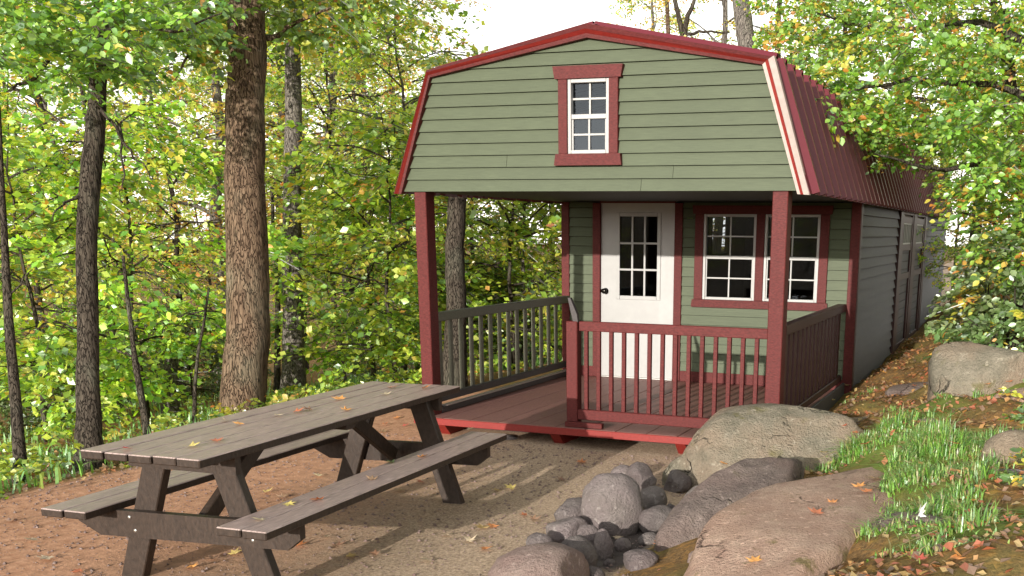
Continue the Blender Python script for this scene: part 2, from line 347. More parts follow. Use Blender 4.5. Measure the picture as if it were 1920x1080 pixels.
# loft window -----------------------------------------------------------------
def window(x0, x1, z0, z1, Y, parent, screen=False, casing=None, name='window', mid=.5, vx=1):
    """white double-hung window in a wall facing -Y whose siding face is at Y"""
    w = empty(name, ((x0 + x1) / 2, Y, z0)); w.parent = parent; w.location = ORIG[w.name] - ORIG[parent.name]
    fw = .028
    for a in (x0, x1 - fw): box('frame', a, a + fw, Y - .03, Y + .05, z0, z1, M['white'], w, .003)
    for a in (z0, z1 - fw): box('frame', x0 + fw + .001, x1 - fw - .001, Y - .031, Y + .05, a, a + fw, M['white'], w, .003)
    zm = z0 + (z1 - z0) * mid
    box('meeting_rail', x0 + fw + .001, x1 - fw - .001, Y - .024, Y + .03, zm - .018, zm + .018, M['white'], w, .003)
    for s, (a, b) in enumerate(((z0 + fw, zm - .018), (zm + .018, z1 - fw))):
        yo = Y - .004 if s == 0 else Y + .014
        ix0, ix1 = x0 + fw, x1 - fw
        if s == 0:                                            # lower sash stands inside its own stiles
            box('sash', ix0 + .001, ix0 + .014, yo - .008, yo + .012, a + .001, b - .001, M['white'], w, .002)
            box('sash', ix1 - .014, ix1 - .001, yo - .008, yo + .012, a + .001, b - .001, M['white'], w, .002)
            ix0 += .014; ix1 -= .014
        n = vx + 1
        for i in range(1, n):
            xm = ix0 + (ix1 - ix0) * i / n
            box('muntin', xm - .008, xm + .008, yo - .009, yo + .003, a + .001, b - .001, M['white'], w, .002)
        zmm = (a + b) / 2
        box('muntin', ix0 + .001, ix1 - .001, yo - .0085, yo + .0025, zmm - .008, zmm + .008, M['white'], w, .002)
        for i in range(n):
            for j in range(2):
                xa = ix0 + (ix1 - ix0) * i / n; xb = ix0 + (ix1 - ix0) * (i + 1) / n
                za, zb = (a, zmm) if j == 0 else (zmm, b)
                box('pane', xa, xb, yo + .004, yo + .008, za, zb, M['glass'], w, 0)
        if screen and s == 0: box('insect_screen', ix0, ix1, yo + .014, yo + .017, a, b, M['screen'], w, 0)
    return w
lw = window(WX0, WX1, WZ0, WZ1, 0, cabin, True)
cw = .078
for a in (WX0 - cw - .001, WX1 + .001): box('casing', a, a + cw, -.045, .01, WZ0 - .001, WZ1 + .001, M['red'], lw, .003)
for (za, zb, e0, e1) in ((WZ1 + .002, WZ1 + .098, .105, .122), (WZ0 - .092, WZ0 - .002, .115, .102)):
    prism('casing', [(WX0 - e0, za), (WX1 + e0, za), (WX1 + e1, zb), (WX0 - e1, zb)], -.055, .01, M['red'], lw)
# rake trims ---------------------------------------------------------------------
OUT = [(-.175, 1.947 + ZD), (.197, 2.945 + ZD), (1.654, 3.236 + ZD), (3.16, 2.93 + ZD), (3.475, 1.935 + ZD)]
INN = [(-.09, 1.947 + ZD), (.235, 2.885 + ZD), (1.656, 3.13 + ZD), (3.085, 2.875 + ZD), (3.395, 1.94 + ZD)]
def strip(name, i, s0, s1, d0, d1, mat, parent, back=.012):
    """a strip of the rake trim along segment i, from share s0 to s1 of its width, depth d0..d1 in front of the wall"""
    P = lambda k, s: np.array(OUT[k]) * (1 - s) + np.array(INN[k]) * s
    a0, a1, b0, b1 = P(i, s0), P(i, s1), P(i + 1, s0), P(i + 1, s1)
    Vv = [(a0[0], -d0, a0[1]), (b0[0], -d0, b0[1]), (b1[0], -d1, b1[1]), (a1[0], -d1, a1[1]),
          (a0[0], back, a0[1]), (b0[0], back, b0[1]), (b1[0], back, b1[1]), (a1[0], back, a1[1])]
    return build(name, Vv, [(0, 3, 2, 1), (4, 5, 6, 7), (0, 1, 5, 4), (3, 7, 6, 2), (0, 4, 7, 3), (1, 2, 6, 5)], mat, parent)
for i in range(4):
    r = empty('rake_trim', tuple(np.array([(OUT[i][0] + OUT[i + 1][0]) / 2, -.03, (OUT[i][1] + OUT[i + 1][1]) / 2]))); r.parent = cabin; r.location = ORIG[r.name] - ORIG[cabin.name]
    if i < 3:
        strip('flange', i, 0.0, .42, .045, .085, M['red'], r); strip('flange', i, .425, .70, .085, .055, M['brightred'], r); strip('flange', i, .705, 1.0, .062, .058, M['red'], r)
    else:
        strip('flange', i, -.12, .38, .05, .075, M['pale'], r); strip('flange', i, .385, .68, .082, .07, M['brightred'], r); strip('flange', i, .685, 1.0, .066, .060, M['pale'], r)  # pale flanges carry the sun's glare on red metal as colour
# roof panels --------------------------------------------------------------------
def roof_panel_mesh(p0, p1, W, ribs, mat, flip):
    """ribbed metal sheet: p0 top (x,z), p1 bottom (x,z), W metres along Y"""
    prof = [(0., 0.)]
    for r in range(ribs):
        c = W * (r + .5) / ribs
        prof += [(c - .048, 0), (c - .018, .055), (c + .018, .055), (c + .048, 0)]
        cc = W * (r + 1) / ribs
        if r < ribs - 1: prof += [(cc - .03, 0), (cc - .012, .008), (cc + .012, .008), (cc + .03, 0)]
    prof.append((W, 0.))
    d = np.array([p1[0] - p0[0], p1[1] - p0[1]]); d /= np.linalg.norm(d); n = np.array([d[1], -d[0]]) * flip
    Vv = []
    for lay in (0, -.006):
        for (yy, hh) in prof:
            for p in (p0, p1):
                q = np.array(p) + n * (hh + lay); Vv.append((q[0], yy, q[1]))
    m = len(prof); Fc = []
    for i in range(m - 1):
        a = 2 * i; Fc.append((a, a + 1, a + 3, a + 2)); b = a + 2 * m; Fc.append((b, b + 2, b + 3, b + 1))
    Fc += [(0, 2 * m, 2 * m + 1, 1)]; e = 2 * m - 2; Fc += [(e, e + 1, e + 2 * m + 1, e + 2 * m)]
    for i in range(m - 1): a = 2 * i + 1; b = a + 2 * m; Fc.append((a, b, b + 2, a + 2))
    return mesh_from(Vv, Fc, mat, None)
roof = empty('roof', (1.65, 7.5, 2.6 + ZD)); roof.parent = cabin; roof.location = ORIG[roof.name] - ORIG[cabin.name]
PW = .96
RO = [(-.165, 1.955 + ZD), (.205, 2.935 + ZD), (1.654, 3.225 + ZD), (3.15, 2.925 + ZD), (3.485, 1.945 + ZD)]
for i, (a, b, fl) in enumerate(((1, 0, -1), (2, 1, -1), (2, 3, 1), (3, 4, 1))):
    # normals must point outwards
    pm = roof_panel_mesh(RO[a], RO[b], PW, 3, M['roofmetal'], -fl if i in (0, 1) else -1)
    pm.name = 'roof_panel'
    yy = -.035
    while yy < YE: link('roof_panel', pm, (0, yy, 0), roof); yy += PW + .0005
box('ridge_cap', 1.6, 1.71, .0, YE, 3.232 + ZD, 3.24 + ZD, M['roofmetal'], roof)
# porch posts and deck -----------------------------------------------------------
box('post', 0, .115, 0.005, .155, ZD, HS + .02, M['red'], cabin, .006)
box('post', 3.188, 3.312, 0.005, .155, ZD, HS + .02, M['red'], cabin, .006)
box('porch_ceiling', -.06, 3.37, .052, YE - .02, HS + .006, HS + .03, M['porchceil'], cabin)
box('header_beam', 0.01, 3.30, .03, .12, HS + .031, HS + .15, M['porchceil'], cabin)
bw = .2785; x = -.02
while x < 3.33:
    x1 = min(x + bw - .006, 3.335)
    box('deck_board', x, x1, -.082, D + .0, ZD - .035, ZD + random.uniform(-.001, .001), M['deck'], cabin, .004); x += bw
box('deck_fascia', -.03, 3.345, -.104, -.084, ZD - .062, ZD - .002, M['brightred'], cabin, .003)
for xs in (.22, 1.35, 2.50, 3.2):
    sk = prism('skid', [(-.07, ZD - .063), (.06, -.02), (6.0, -.05), (6.0, ZD - .04), (-.07, ZD - .04)], xs - .045, xs + .045, M['brightred'], cabin, 'x')
box('deck_joist', .0, 3.32, .3, .35, .02, ZD - .036, M['kick'], cabin)
# front railing -----------------------------------------------------------------
fr = empty('front_railing', (2.3, .05, ZD)); fr.parent = cabin; fr.location = ORIG[fr.name] - ORIG[cabin.name]
box('newel_post', 1.438, 1.541, .0, .10, ZD + .002, .905 + ZD, M['red'], fr, .006)
box('newel_base', 1.445, 1.79, -.055, -.002, ZD + .003, ZD + .048, M['red'], fr)
box('top_rail', 1.543, 3.186, .035, .078, .822 + ZD, .905 + ZD, M['red'], fr, .005)
box('bottom_rail', 1.543, 3.186, .0, .05, .064 + ZD, .152 + ZD, M['red'], fr, .005)
bal = box_mesh(.034, .034, .676, M['red'], .003); bal.name = 'baluster'
for i in range(14): link('baluster', bal, (1.606 + i * .1148, .071 - .018, .487 + ZD), fr)
prism('gate_latch', [(1.452, 1.10 + ZD), (1.475, 1.10 + ZD), (1.535, .965 + ZD), (1.545, .90 + ZD), (1.50, .90 + ZD)], .01, .05, M['kick'], fr)
# left railing ------------------------------------------------------------------
lr = empty('side_railing', (.06, 1.6, ZD)); lr.parent = cabin; lr.location = ORIG[lr.name] - ORIG[cabin.name]
box('top_rail', .045, .115, .156, D - .03, .838 + ZD, .920 + ZD, M['olive'], lr, .006)
box('bottom_rail', .05, .10, .156, D - .03, .10 + ZD, .165 + ZD, M['kick'], lr, .006)
bal2 = box_mesh(.03, .05, .79, M['olive'], .006); bal2.name = 'baluster'
for i in range(14): link('baluster', bal2, (.03, .30 + i * .201, .495 + ZD), lr)
box('kick_board', .06, .12, .158, D - .03, ZD + .002, ZD + .055, M['kick'], lr)
box('metal_strip', .062, .123, .24, D - .03, ZD + .0555, ZD + .068, M['pale'], lr, .002)
# right railing -----------------------------------------------------------------
rr = empty('side_railing', (3.26, 1.6, ZD)); rr.parent = cabin; rr.location = ORIG[rr.name] - ORIG[cabin.name]
box('top_rail', 3.225, 3.315, .156, D - .03, .845 + ZD, .926 + ZD, M['redshade'], rr, .006)
box('bottom_rail', 3.235, 3.305, .156, D - .03, .10 + ZD, .17 + ZD, M['redshade'], rr, .006)
bal3 = box_mesh(.034, .105, .674, M['redshade'], .003); bal3.name = 'baluster'
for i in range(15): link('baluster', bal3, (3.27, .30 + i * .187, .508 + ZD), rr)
box('skirt_board', 3.318, 3.345, .0, D, ZD - .14, ZD + .09, M['greenside'], rr)
# back wall of the porch --------------------------------------------------------
DX0, DX1, DZ0, DZ1 = .501, 1.383, ZD + .015, 2.02 + ZD
wall = empty('porch_wall', (1.65, D, ZD)); wall.parent = cabin; wall.location = ORIG[wall.name] - ORIG[cabin.name]
BX0, BX1, BZ0, BZ1 = 1.712, 3.004, .9285 + ZD, 1.841 + ZD
def rows(z0, z1, step):
    z = z0
    while z < z1 - .01:
        yield z, min(z + step, z1); z += step
for z0, z1 in rows(ZD + .12, HS, .105):
    segs = [(.07, DX0 - .05), (DX1 + .05, 3.36)]
    if z1 > BZ0 - .02 and z0 < BZ1 + .02:
        segs = [(.07, DX0 - .05), (DX1 + .05, BX0 - .06), (BX1 + .06, 3.36)]
    for a, b in segs:
        prism('siding_board', [(a, z0), (b, z0), (b, z1 - .005), (a, z1 - .005)], wedge(D, z0, z1, .022, .003), D + .02, M['green'], wall)
box('base_trim', .06, DX0 - .09, D - .024, D + .02, ZD + .002, ZD + .119, M['red'], wall, .003)
box('base_trim', DX1 + .09, 3.36, D - .024, D + .02, ZD + .002, ZD + .119, M['red'], wall, .003)
box('corner_board', .02, .115, D - .03, D + .10, ZD + .002, HS, M['red'], wall, .004)
box('corner_board', 3.315, XW + .015, D - .03, D + .0, ZD - .06, HS - .0, M['red'], wall, .004)
box('corner_board', 3.36, XW + .018, D + .001, D + .085, ZD - .06, HS + .0, M['redshade'], wall, .004)
dr = empty('door', ((DX0 + DX1) / 2, D, DZ0)); dr.parent = cabin; dr.location = ORIG[dr.name] - ORIG[cabin.name]
GX0, GX1, GZ0, GZ1 = .702, 1.204, .911 + ZD, 1.839 + ZD
YD = D + .004
for (a, b, c, d) in ((DX0, GX0, DZ0, DZ1), (GX1, DX1, DZ0, DZ1), (GX0, GX1, DZ0, GZ0), (GX0, GX1, GZ1, DZ1)):
    box('door_leaf', a, b, YD, YD + .045, c, d, M['door'], dr, 0)
gf = .042
for a in (GX0 - .014, GX1 - gf + .014): box('glass_surround', a, a + gf, YD - .012, YD - .0005, GZ0 - .014, GZ1 + .014, M['door'], dr, .004)
for a in (GZ0 - .014, GZ1 - gf + .014): box('glass_surround', GX0 + .03, GX1 - .03, YD - .0115, YD - .0006, a, a + gf, M['door'], dr, .004)
px0, px1, pz0, pz1 = GX0 + .028, GX1 - .028, GZ0 + .028, GZ1 - .028
for i in (1, 2):
    xm = px0 + (px1 - px0) * i / 3; box('muntin', xm - .011, xm + .011, YD - .009, YD + .01, pz0, pz1, M['door'], dr, .003)
    zm = pz0 + (pz1 - pz0) * i / 3; box('muntin', px0, px1, YD - .0095, YD + .0095, zm - .011, zm + .011, M['door'], dr, .003)
for i in range(3):
    for j in range(3):
        box('pane', px0 + (px1 - px0) * i / 3, px0 + (px1 - px0) * (i + 1) / 3, YD + .011, YD + .015, pz0 + (pz1 - pz0) * j / 3, pz0 + (pz1 - pz0) * (j + 1) / 3, M['glass'], dr, 0)
def lathe(name, prof, centre, ax, mat, parent, n=16):
    """prof: (distance along axis, radius)"""
    ax = Vector(ax).normalized(); s = ax.orthogonal().normalized(); t = ax.cross(s); Vv = []; Fc = []
    for (h, r) in prof:
        for i in range(n):
            a = 2 * math.pi * i / n; Vv.append(Vector(centre) + ax * h + (s * math.cos(a) + t * math.sin(a)) * r)
    for k in range(len(prof) - 1):
        for i in range(n):
            j = (i + 1) % n; Fc.append((k * n + i, k * n + j, (k + 1) * n + j, (k + 1) * n + i))
    Fc.append(tuple(range(n - 1, -1, -1))); Fc.append(tuple(range((len(prof) - 1) * n, len(prof) * n)))
    return build(name, [tuple(v) for v in Vv], Fc, mat, parent, True)
lathe('door_knob', [(0, .034), (.008, .034), (.012, .014), (.03, .014), (.036, .028), (.055, .031), (.066, .018)], (.558, YD, .985 + ZD), (0, -1, 0), M['black'], dr)
lathe('knob_rose', [(0, .026), (.01, .024)], (.523, YD, .985 + ZD), (0, -1, 0), M['black'], dr)
for a in (DX0 - .092, DX1 + .002): box('door_casing', a, a + .09, D - .036, D + .02, ZD + .004, HS - .01, M['red'], dr, .004)
box('door_casing', DX0 - .001, DX1 + .001, D - .034, D + .02, DZ1 + .002, HS - .012, M['red'], dr, .004)
box('threshold', DX0, DX1, D - .03, D + .02, ZD + .003, ZD + .014, M['bolt'], dr, .002)
for (a, b) in ((1.7195, 2.308), (2.402, 2.996)):
    w = window(a, b, BZ0, BZ1, D, cabin)
    w2 = w
wc = empty('window_casing', (2.35, D, BZ0)); wc.parent = cabin; wc.location = ORIG[wc.name] - ORIG[cabin.name]
box('casing', 1.622, 1.7185, D - .04, D + .01, BZ0 - .001, BZ1 + .001, M['red'], wc, .004)
box('casing', 2.309, 2.401, D - .04, D + .01, BZ0 - .001, BZ1 + .001, M['red'], wc, .004)
box('casing', 2.997, 3.093, D - .04, D + .01, BZ0 - .001, BZ1 + .001, M['red'], wc, .004)
prism('casing', [(1.60, BZ1 + .002), (3.115, BZ1 + .002), (3.125, BZ1 + .09), (1.59, BZ1 + .09)], D - .045, D + .01, M['red'], wc)
prism('sill', [(1.595, BZ0 - .085), (3.12, BZ0 - .085), (3.11, BZ0 - .002), (1.605, BZ0 - .002)], D - .05, D + .01, M['red'], wc)
# side walls, end wall, inside --------------------------------------------------
LWY0, LWY1, LWZ0, LWZ1 = 9.05, 10.0, 1.30 + ZD, 1.92 + ZD
for (a, b, c, d) in ((D + .03, LWY0, ZD, HS), (LWY1, YE, ZD, HS), (LWY0, LWY1, ZD, LWZ0), (LWY0, LWY1, LWZ1, HS)):
    box('wall', .06, .11, a, b, c, d, M['interior'], cabin, 0)
box('wall', .06, XW - .03, YE - .05, YE, ZD, HS, M['interior'], cabin, 0)
box('floor', .11, XW - .06, D + .04, YE - .06, ZD - .03, ZD + .01, M['interior'], cabin, 0)
box('wall', XW - .05, XW - .018, D + .03, YE - .06, ZD - .05, HS, M['interior'], cabin, 0)
box('interior_wall', .12, XW - .06, 11.2, 11.25, ZD + .02, HS - .01, M['interior'], cabin, 0)
side = empty('side_wall', (XW, 9, ZD)); side.parent = cabin; side.location = ORIG[side.name] - ORIG[cabin.name]
SD = [(6.9, 8.22), (8.66, 9.98)]
for z0, z1 in rows(ZD - .06, HS, .112):
    segs = [(D + .088, 6.55), (10.3, YE)]
    for a, b in segs:
        f = (lambda z, z0=z0, z1=z1: XW - .018 + (.034 + (.004 - .034) * (z - z0) / (z1 - z0)))
        prism('siding_board', [(a, z0), (b, z0), (b, z1 - .009), (a, z1 - .009)], f, XW - .018, M['greenside'], side, 'x')
for (a, b) in SD:
    sd = empty('barn_door', (XW, (a + b) / 2, ZD)); sd.parent = cabin; sd.location = ORIG[sd.name] - ORIG[cabin.name]
    for z0, z1 in rows(ZD + .04, HS - .09, .112):
        if z1 > 1.50 + ZD and z0 < 1.86 + ZD: continue
        box('door_board', XW - .02, XW - .002, a, b, z0, z1 - .006, M['greenside'], sd, .003)
    for zc in (ZD + .04, 1.02 + ZD, 1.42 + ZD, HS - .17): box('rail', XW - .001, XW + .02, a, b, zc, zc + .09, M['redshade'], sd, .003)
    for yc in (a, b - .12): box('stile', XW - .0005, XW + .024, yc, yc + .12, ZD + .03, HS - .06, M['redshade'], sd, .003)
    for yc in np.linspace(a + .14, b - .17, 6): box('muntin', XW - .012, XW + .012, yc, yc + .035, 1.5 + ZD, 1.80 + ZD, M['white'], sd, .002)
    for zc in (1.505, 1.78): box('window_frame', XW - .0125, XW + .013, a + .125, b - .125, zc + ZD, zc + .025 + ZD, M['white'], sd, .002)
    box('pane', XW - .017, XW - .013, a + .1, b - .1, 1.5 + ZD, 1.86 + ZD, M['glass'], sd, 0)
for (a, b) in ((6.55, 6.88), (8.23, 8.65), (9.99, 10.3)): box('door_jamb', XW - .018, XW + .034, a, b, ZD - .04, HS, M['redshade'], cabin, .003)
box('door_head', XW - .018, XW + .030, 6.882, 8.228, HS - .055, HS, M['redshade'], cabin, .003)
box('door_head', XW - .018, XW + .030, 8.652, 9.988, HS - .055, HS, M['redshade'], cabin, .003)
box('foundation_timber', XW - .12, XW - .015, D, YE, -.1, ZD - .061, M['kick'], cabin, .004)

# ------------------------------------------------------------------ picnic table
TX, TY, TR = 1.144, -3.193, .034
TC, TS = math.cos(TR), math.sin(TR)
def tw(x, y, z): return (TX + x * TC - y * TS, TY + x * TS + y * TC, z)
table = empty('picnic_table', (TX, TY, 0), 'dark brown wooden picnic table with attached benches, scattered with fallen leaves', 'picnic table')
table.rotation_euler = (0, 0, TR)
def tlink(name, me, loc, parent=table):
    o = bpy.data.objects.new(name, me); COL.objects.link(o); o.parent = parent; o.location = loc; me.name = name; return o
def tbox(name, x0, x1, y0, y1, z0, z1, mat, bev=.005): return tlink(name, box_mesh(x1 - x0, y1 - y0, z1 - z0, mat, bev), ((x0 + x1) / 2, (y0 + y1) / 2, (z0 + z1) / 2))
def tbeam(name, a, b, w, h, mat, up=(0, 0, 1)):
    a = Vector(a); b = Vector(b); d = (b - a); L = d.length; d.normalize(); s = d.cross(Vector(up)).normalized(); n = s.cross(d)
    me = box_mesh(w, L, h, mat, .005); me.transform(Matrix((s, d, n)).transposed().to_4x4()); return tlink(name, me, (a + b) / 2)
def shade_sides(o):  # darker colour puts shade on the boards' sides and ends
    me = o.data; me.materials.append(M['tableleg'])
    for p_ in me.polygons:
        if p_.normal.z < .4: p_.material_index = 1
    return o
HL, TW2, TH = 1.32, .356, .762
bwid = 2 * TW2 / 5
for i in range(5):
    xa = -TW2 + i * bwid; j = random.uniform(-.012, .012)
    shade_sides(tbox('tabletop_board', xa + .005, xa + bwid - .005, -HL + j, HL + j * .7, TH - .042 + random.uniform(-.002, .002), TH + random.uniform(-.003, .002), M['table']))
for (xa, h, ya, yb_) in ((-.735, .414, -1.245, 1.22), (-.592, .414, -1.245, 1.22), (.439, .455, -1.35, 1.29), (.583, .455, -1.35, 1.29)):
    j = random.uniform(-.008, .008)
    shade_sides(tbox('bench_board', xa, xa + .136, ya + j, yb_ + j, h - .042, h, M['table']))
for sgn in (-1, 1):
    yf = -.97 if sgn < 0 else 1.02
    for sx in (-1, 1):
        a = Vector((sx * .445, yf, -.03)); b = Vector((sx * .185, yf, TH - .044))
        tbeam('leg', a, b, .06, .135, M['tableleg'], (sx, 0, .35))
    yb = yf + sgn * .055
    V0 = [(-.70, .374), (.68, .408), (.68, .33), (.60, .268), (-.56, .235), (-.70, .30)]
    Vv = [(a, yb - .022, z) for a, z in V0] + [(a, yb + .022, z) for a, z in V0]
    n = len(V0); Fc = [tuple(range(n))[::-1], tuple(range(n, 2 * n))] + [(i, (i + 1) % n, (i + 1) % n + n, i + n) for i in range(n)]
    me = mesh_from(Vv, Fc, M['tableleg'], None); tlink('bench_support', me, (0, 0, 0))
    tbox('tabletop_cleat', -.33, .33, yf + sgn * .032, yf + sgn * .075, TH - .135, TH - .0445, M['tableleg'])
    tbeam('brace', (0, yf - sgn * .03, .31), (0, yf - sgn * .62, TH - .05), .045, .09, M['tableleg'])
    for (bx, bz) in ((-.36, .34), (-.33, .27), (.36, .345), (.40, .29), (.19, .68), (-.19, .68)):
        pr = lathe('bolt', [(0, .011), (.006, .010), (.009, .006)], (0, 0, 0), (0, sgn, 0), M['bolt'], None, 10)
        pr.parent = table; pr.location = (bx, yb + sgn * (.023 if bz < .6 else .0215), bz)
tbox('centre_cleat', -.32, .32, -.045, .045, TH - .08, TH - .0445, M['tableleg'])

# ------------------------------------------------------------------ rocks
def rock(name, c, r, seed, mat, sub=3, rough=.16, flat=.0, rot=0.0, label=None, cat='rock', group=None, block=0.0, planes=9):
    bm = bmesh.new(); bmesh.ops.create_icosphere(bm, subdivisions=sub, radius=1.0)
    rs = np.random.default_rng(seed); co = np.array([v.co for v in bm.verts])
    if block: co = np.sign(co) * np.abs(co) ** (1 - block); 
    d = np.zeros(len(co))
    for f, a in ((1.3, 1.0), (2.6, .5), (5.2, .25), (10.0, .16), (20., .10), (38., .05)):
        ph = rs.uniform(0, 6.28, (3, 3)); W_ = rs.normal(size=(3, 3)) * f * .7
        for k in range(3): d += a * np.sin(co @ W_[k] + ph[k, 0]) * np.sin(co @ W_[(k + 1) % 3] * .7 + ph[k, 1]) / 1.7
    for k in range(planes):                               # planed faces
        n = rs.normal(size=3); n /= np.linalg.norm(n); lim = rs.uniform(.62, .95); h = co @ n
        co = co - np.outer(np.maximum(0, h - lim) * .88, n)
    co = co * (1 + rough * d)[:, None] * np.array(r)
    if flat: co[:, 2] = np.where(co[:, 2] > flat * r[2], flat * r[2] + (co[:, 2] - flat * r[2]) * .35, co[:, 2])
    cr, sr = math.cos(rot), math.sin(rot); co = np.stack([co[:, 0] * cr - co[:, 1] * sr, co[:, 0] * sr + co[:, 1] * cr, co[:, 2]], 1)
    for v, q in zip(bm.verts, co): v.co = q
    me = bpy.data.meshes.new(name); bm.to_mesh(me); bm.free(); me.materials.append(mat)
    me.polygons.foreach_set('use_smooth', [True] * len(me.polygons))
    o = link(name, me, c); return tag(o, label, cat, group)
RING = 'stones of the fire ring'
ringspec = [  # pixel x, bottom y, width, height, material, label
    (1134, 996, 104, 116, 'rockgrey', 'big round grey stone, largest in the fire ring'),
    (1190, 924, 66, 60, 'rockdark', 'angular dark stone behind the big round one, at the back of the fire ring'),
    (1217, 958, 60, 54, 'rockgrey', 'rounded grey stone in the middle of the right half of the fire ring'),
    (1226, 1000, 76, 52, 'rockdark', 'wide dark stone at the front of the cluster right of the big round one'),
    (1295, 958, 36, 54, 'rockgrey', 'upright oval stone leaning on the long dark boulder'),
    (1279, 978, 32, 42, 'rockdark', 'small stone just below the upright oval stone by the boulder'),
    (1252, 980, 28, 42, 'rockdark', 'narrow little stone between wide dark stone and upright oval stone'),
    (1262, 920, 66, 40, 'rockdark', 'low dark stone at the rear right of the fire ring'),
    (1064, 984, 80, 56, 'rockdark', 'flat-topped dark stone left of the big round stone'),
    (1050, 1014, 82, 50, 'rockgrey', 'grey stone at the left edge of the fire ring'),
    (1096, 1032, 44, 54, 'rockdark', 'dark stone in front of the big round stone, left of the slim upright one'),
    (1128, 1044, 34, 56, 'rockgrey', 'slim upright grey stone in front of the big round stone'),
    (1058, 1082, 82, 82, 'rockdark', 'large jagged dark stone at the front left of the fire ring'),
    (1000, 1036, 56, 44, 'rockdark', 'half buried stone outside the left of the fire ring'),
    (1186, 1084, 76, 58, 'rockdark', 'squat dark stone at the very front of the fire ring'),
    (986, 1128, 196, 104, 'rockpink', 'broad pinkish domed stone at the bottom edge of the picture'),
    (1312, 1106, 112, 84, 'rockpink', 'pale pink rounded stone at the foot of the granite slab'),
    (1098, 1100, 56, 40, 'rockdark', 'small dark stone beside the broad pinkish dome'),
    (1238, 1080, 40, 32, 'rockgrey', 'small grey stone beside the pale pink rounded one'),
    (1160, 1030, 34, 26, 'rockgrey', 'small pale stone right of the slim upright one'),
    (1212, 1024, 40, 30, 'rockdark', 'small stone in front of the wide dark stone'),
    (1030, 1048, 40, 34, 'rockgrey', 'small grey stone left of the jagged front stone'),
    (1264, 1012, 42, 36, 'rockgrey', 'grey stone against the foot of the dark ridge'),
    (1160, 905, 46, 36, 'rockgrey', 'grey stone peeping out behind the big round one'),
    (1290, 1046, 44, 34, 'rockdark', 'dark stone beside the ridge just above the pale pink one'),
    (1140, 1062, 22, 18, 'rockdark', 'fist sized dark stone in front of the slim upright one'),
]
for i, (u, vb, w, h, m, lab) in enumerate(ringspec):
    p = on_z(u, vb, .015); t = px_of(p)[2]; rw = w / 2 * t / F; rh = h / 2 * t / F
    p = p + np.array([.25, .97, 0]) * rw * .55
    rock('fire_ring_stone', (p[0], p[1], rh * .82), (rw * 1.04, rw * 1.0, rh * 1.1), 100 + i, M[m], 4 if w > 60 else 3, .15, 0, random.uniform(0, 3), lab, 'stone', RING, 0.0, 5)
BG = 'boulders on the bank'
rock('boulder', (3.52, -.72, .10), (.78, .64, .60), 11, M['bouldergreen'], 5, .11, .7, .5, 'big lichen-grey boulder against the right front corner of the porch', 'boulder', BG)
rock('boulder', (3.62, -2.12, .07), (.27, .88, .42), 12, M['ridge'], 5, .13, 0, -.28, 'long dark ridge of rock leading down to the fire ring', 'boulder', BG)
rock('boulder', (4.26, -2.85, .16), (.54, 1.35, .46), 13, M['boulderpink'], 5, .13, .62, -.16, 'broad pinkish granite slab beside the grass at the front', 'boulder', BG)
rock('boulder', (3.05, -1.05, .02), (.34, .26, .25), 14, M['bouldergreen'], 4, .12, 0, .4, 'low mossy rock tucked between porch boulder and dark ridge', 'boulder', BG)
rock('boulder', (4.80, .95, .62), (.41, .34, .44), 15, M['bouldergreen'], 5, .07, .6, .2, 'square-shouldered boulder standing at the top of the grassy bank', 'boulder', BG, .42)
rock('boulder', (5.13, -2.35, .44), (.17, .22, .17), 16, M['rockgrey'], 4, .15, 0, .2, 'rough grey rock at the right edge, low among the grass', 'boulder', BG)
rock('boulder', (5.22, -1.45, .50), (.24, .2, .17), 17, M['rockdark'], 4, .15, 0, .8, 'dark rock at the right edge behind the rough grey one', 'boulder', BG)
rock('boulder', (3.98, .65, .24), (.34, .28, .13), 18, M['bouldergreen'], 4, .12, .4, .1, 'flat mossy rock sunk in leaves beside the cabin', 'boulder', BG)
rock('boulder', (5.15, .1, .58), (.3, .25, .2), 19, M['boulderpink'], 4, .14, .4, .7, 'rounded rock half hidden below the square-shouldered boulder', 'boulder', BG)
rock('boulder', (5.05, -2.9, .5), (.14, .16, .10), 21, M['ridge'], 4, .18, 0, .9, 'small mossy rock at the right edge beside the grass tufts', 'boulder', BG)
rock('boulder', (4.45, -.35, .38), (.2, .16, .12), 22, M['bouldergreen'], 4, .16, 0, .3, 'small lichened rock in the grass right of the porch boulder', 'boulder', BG)
rock('boulder', (4.2, 2.2, .3), (.28, .22, .16), 23, M['ridge'], 4, .16, 0, .3, 'dark rock in the leaves along the cabin side', 'boulder', BG)
rock('boulder', (5.18, -1.9, .56), (.2, .17, .16), 24, M['bouldergreen'], 4, .16, 0, .3, 'mossy rock stacked at the right edge between the two grey ones', 'boulder', BG)
rock('boulder', (4.72, -3.45, .42), (.2, .24, .14), 25, M['ridge'], 4, .16, 0, .5, 'brown rock half sunk at the bottom right, below the white scrap', 'boulder', BG)
rock('boulder', (.78, .0, -.02), (.16, .12, .1), 20, M['rockgrey'], 3, .15, .4, .2, 'small grey rock seen under the far end of the picnic table', 'boulder', BG)

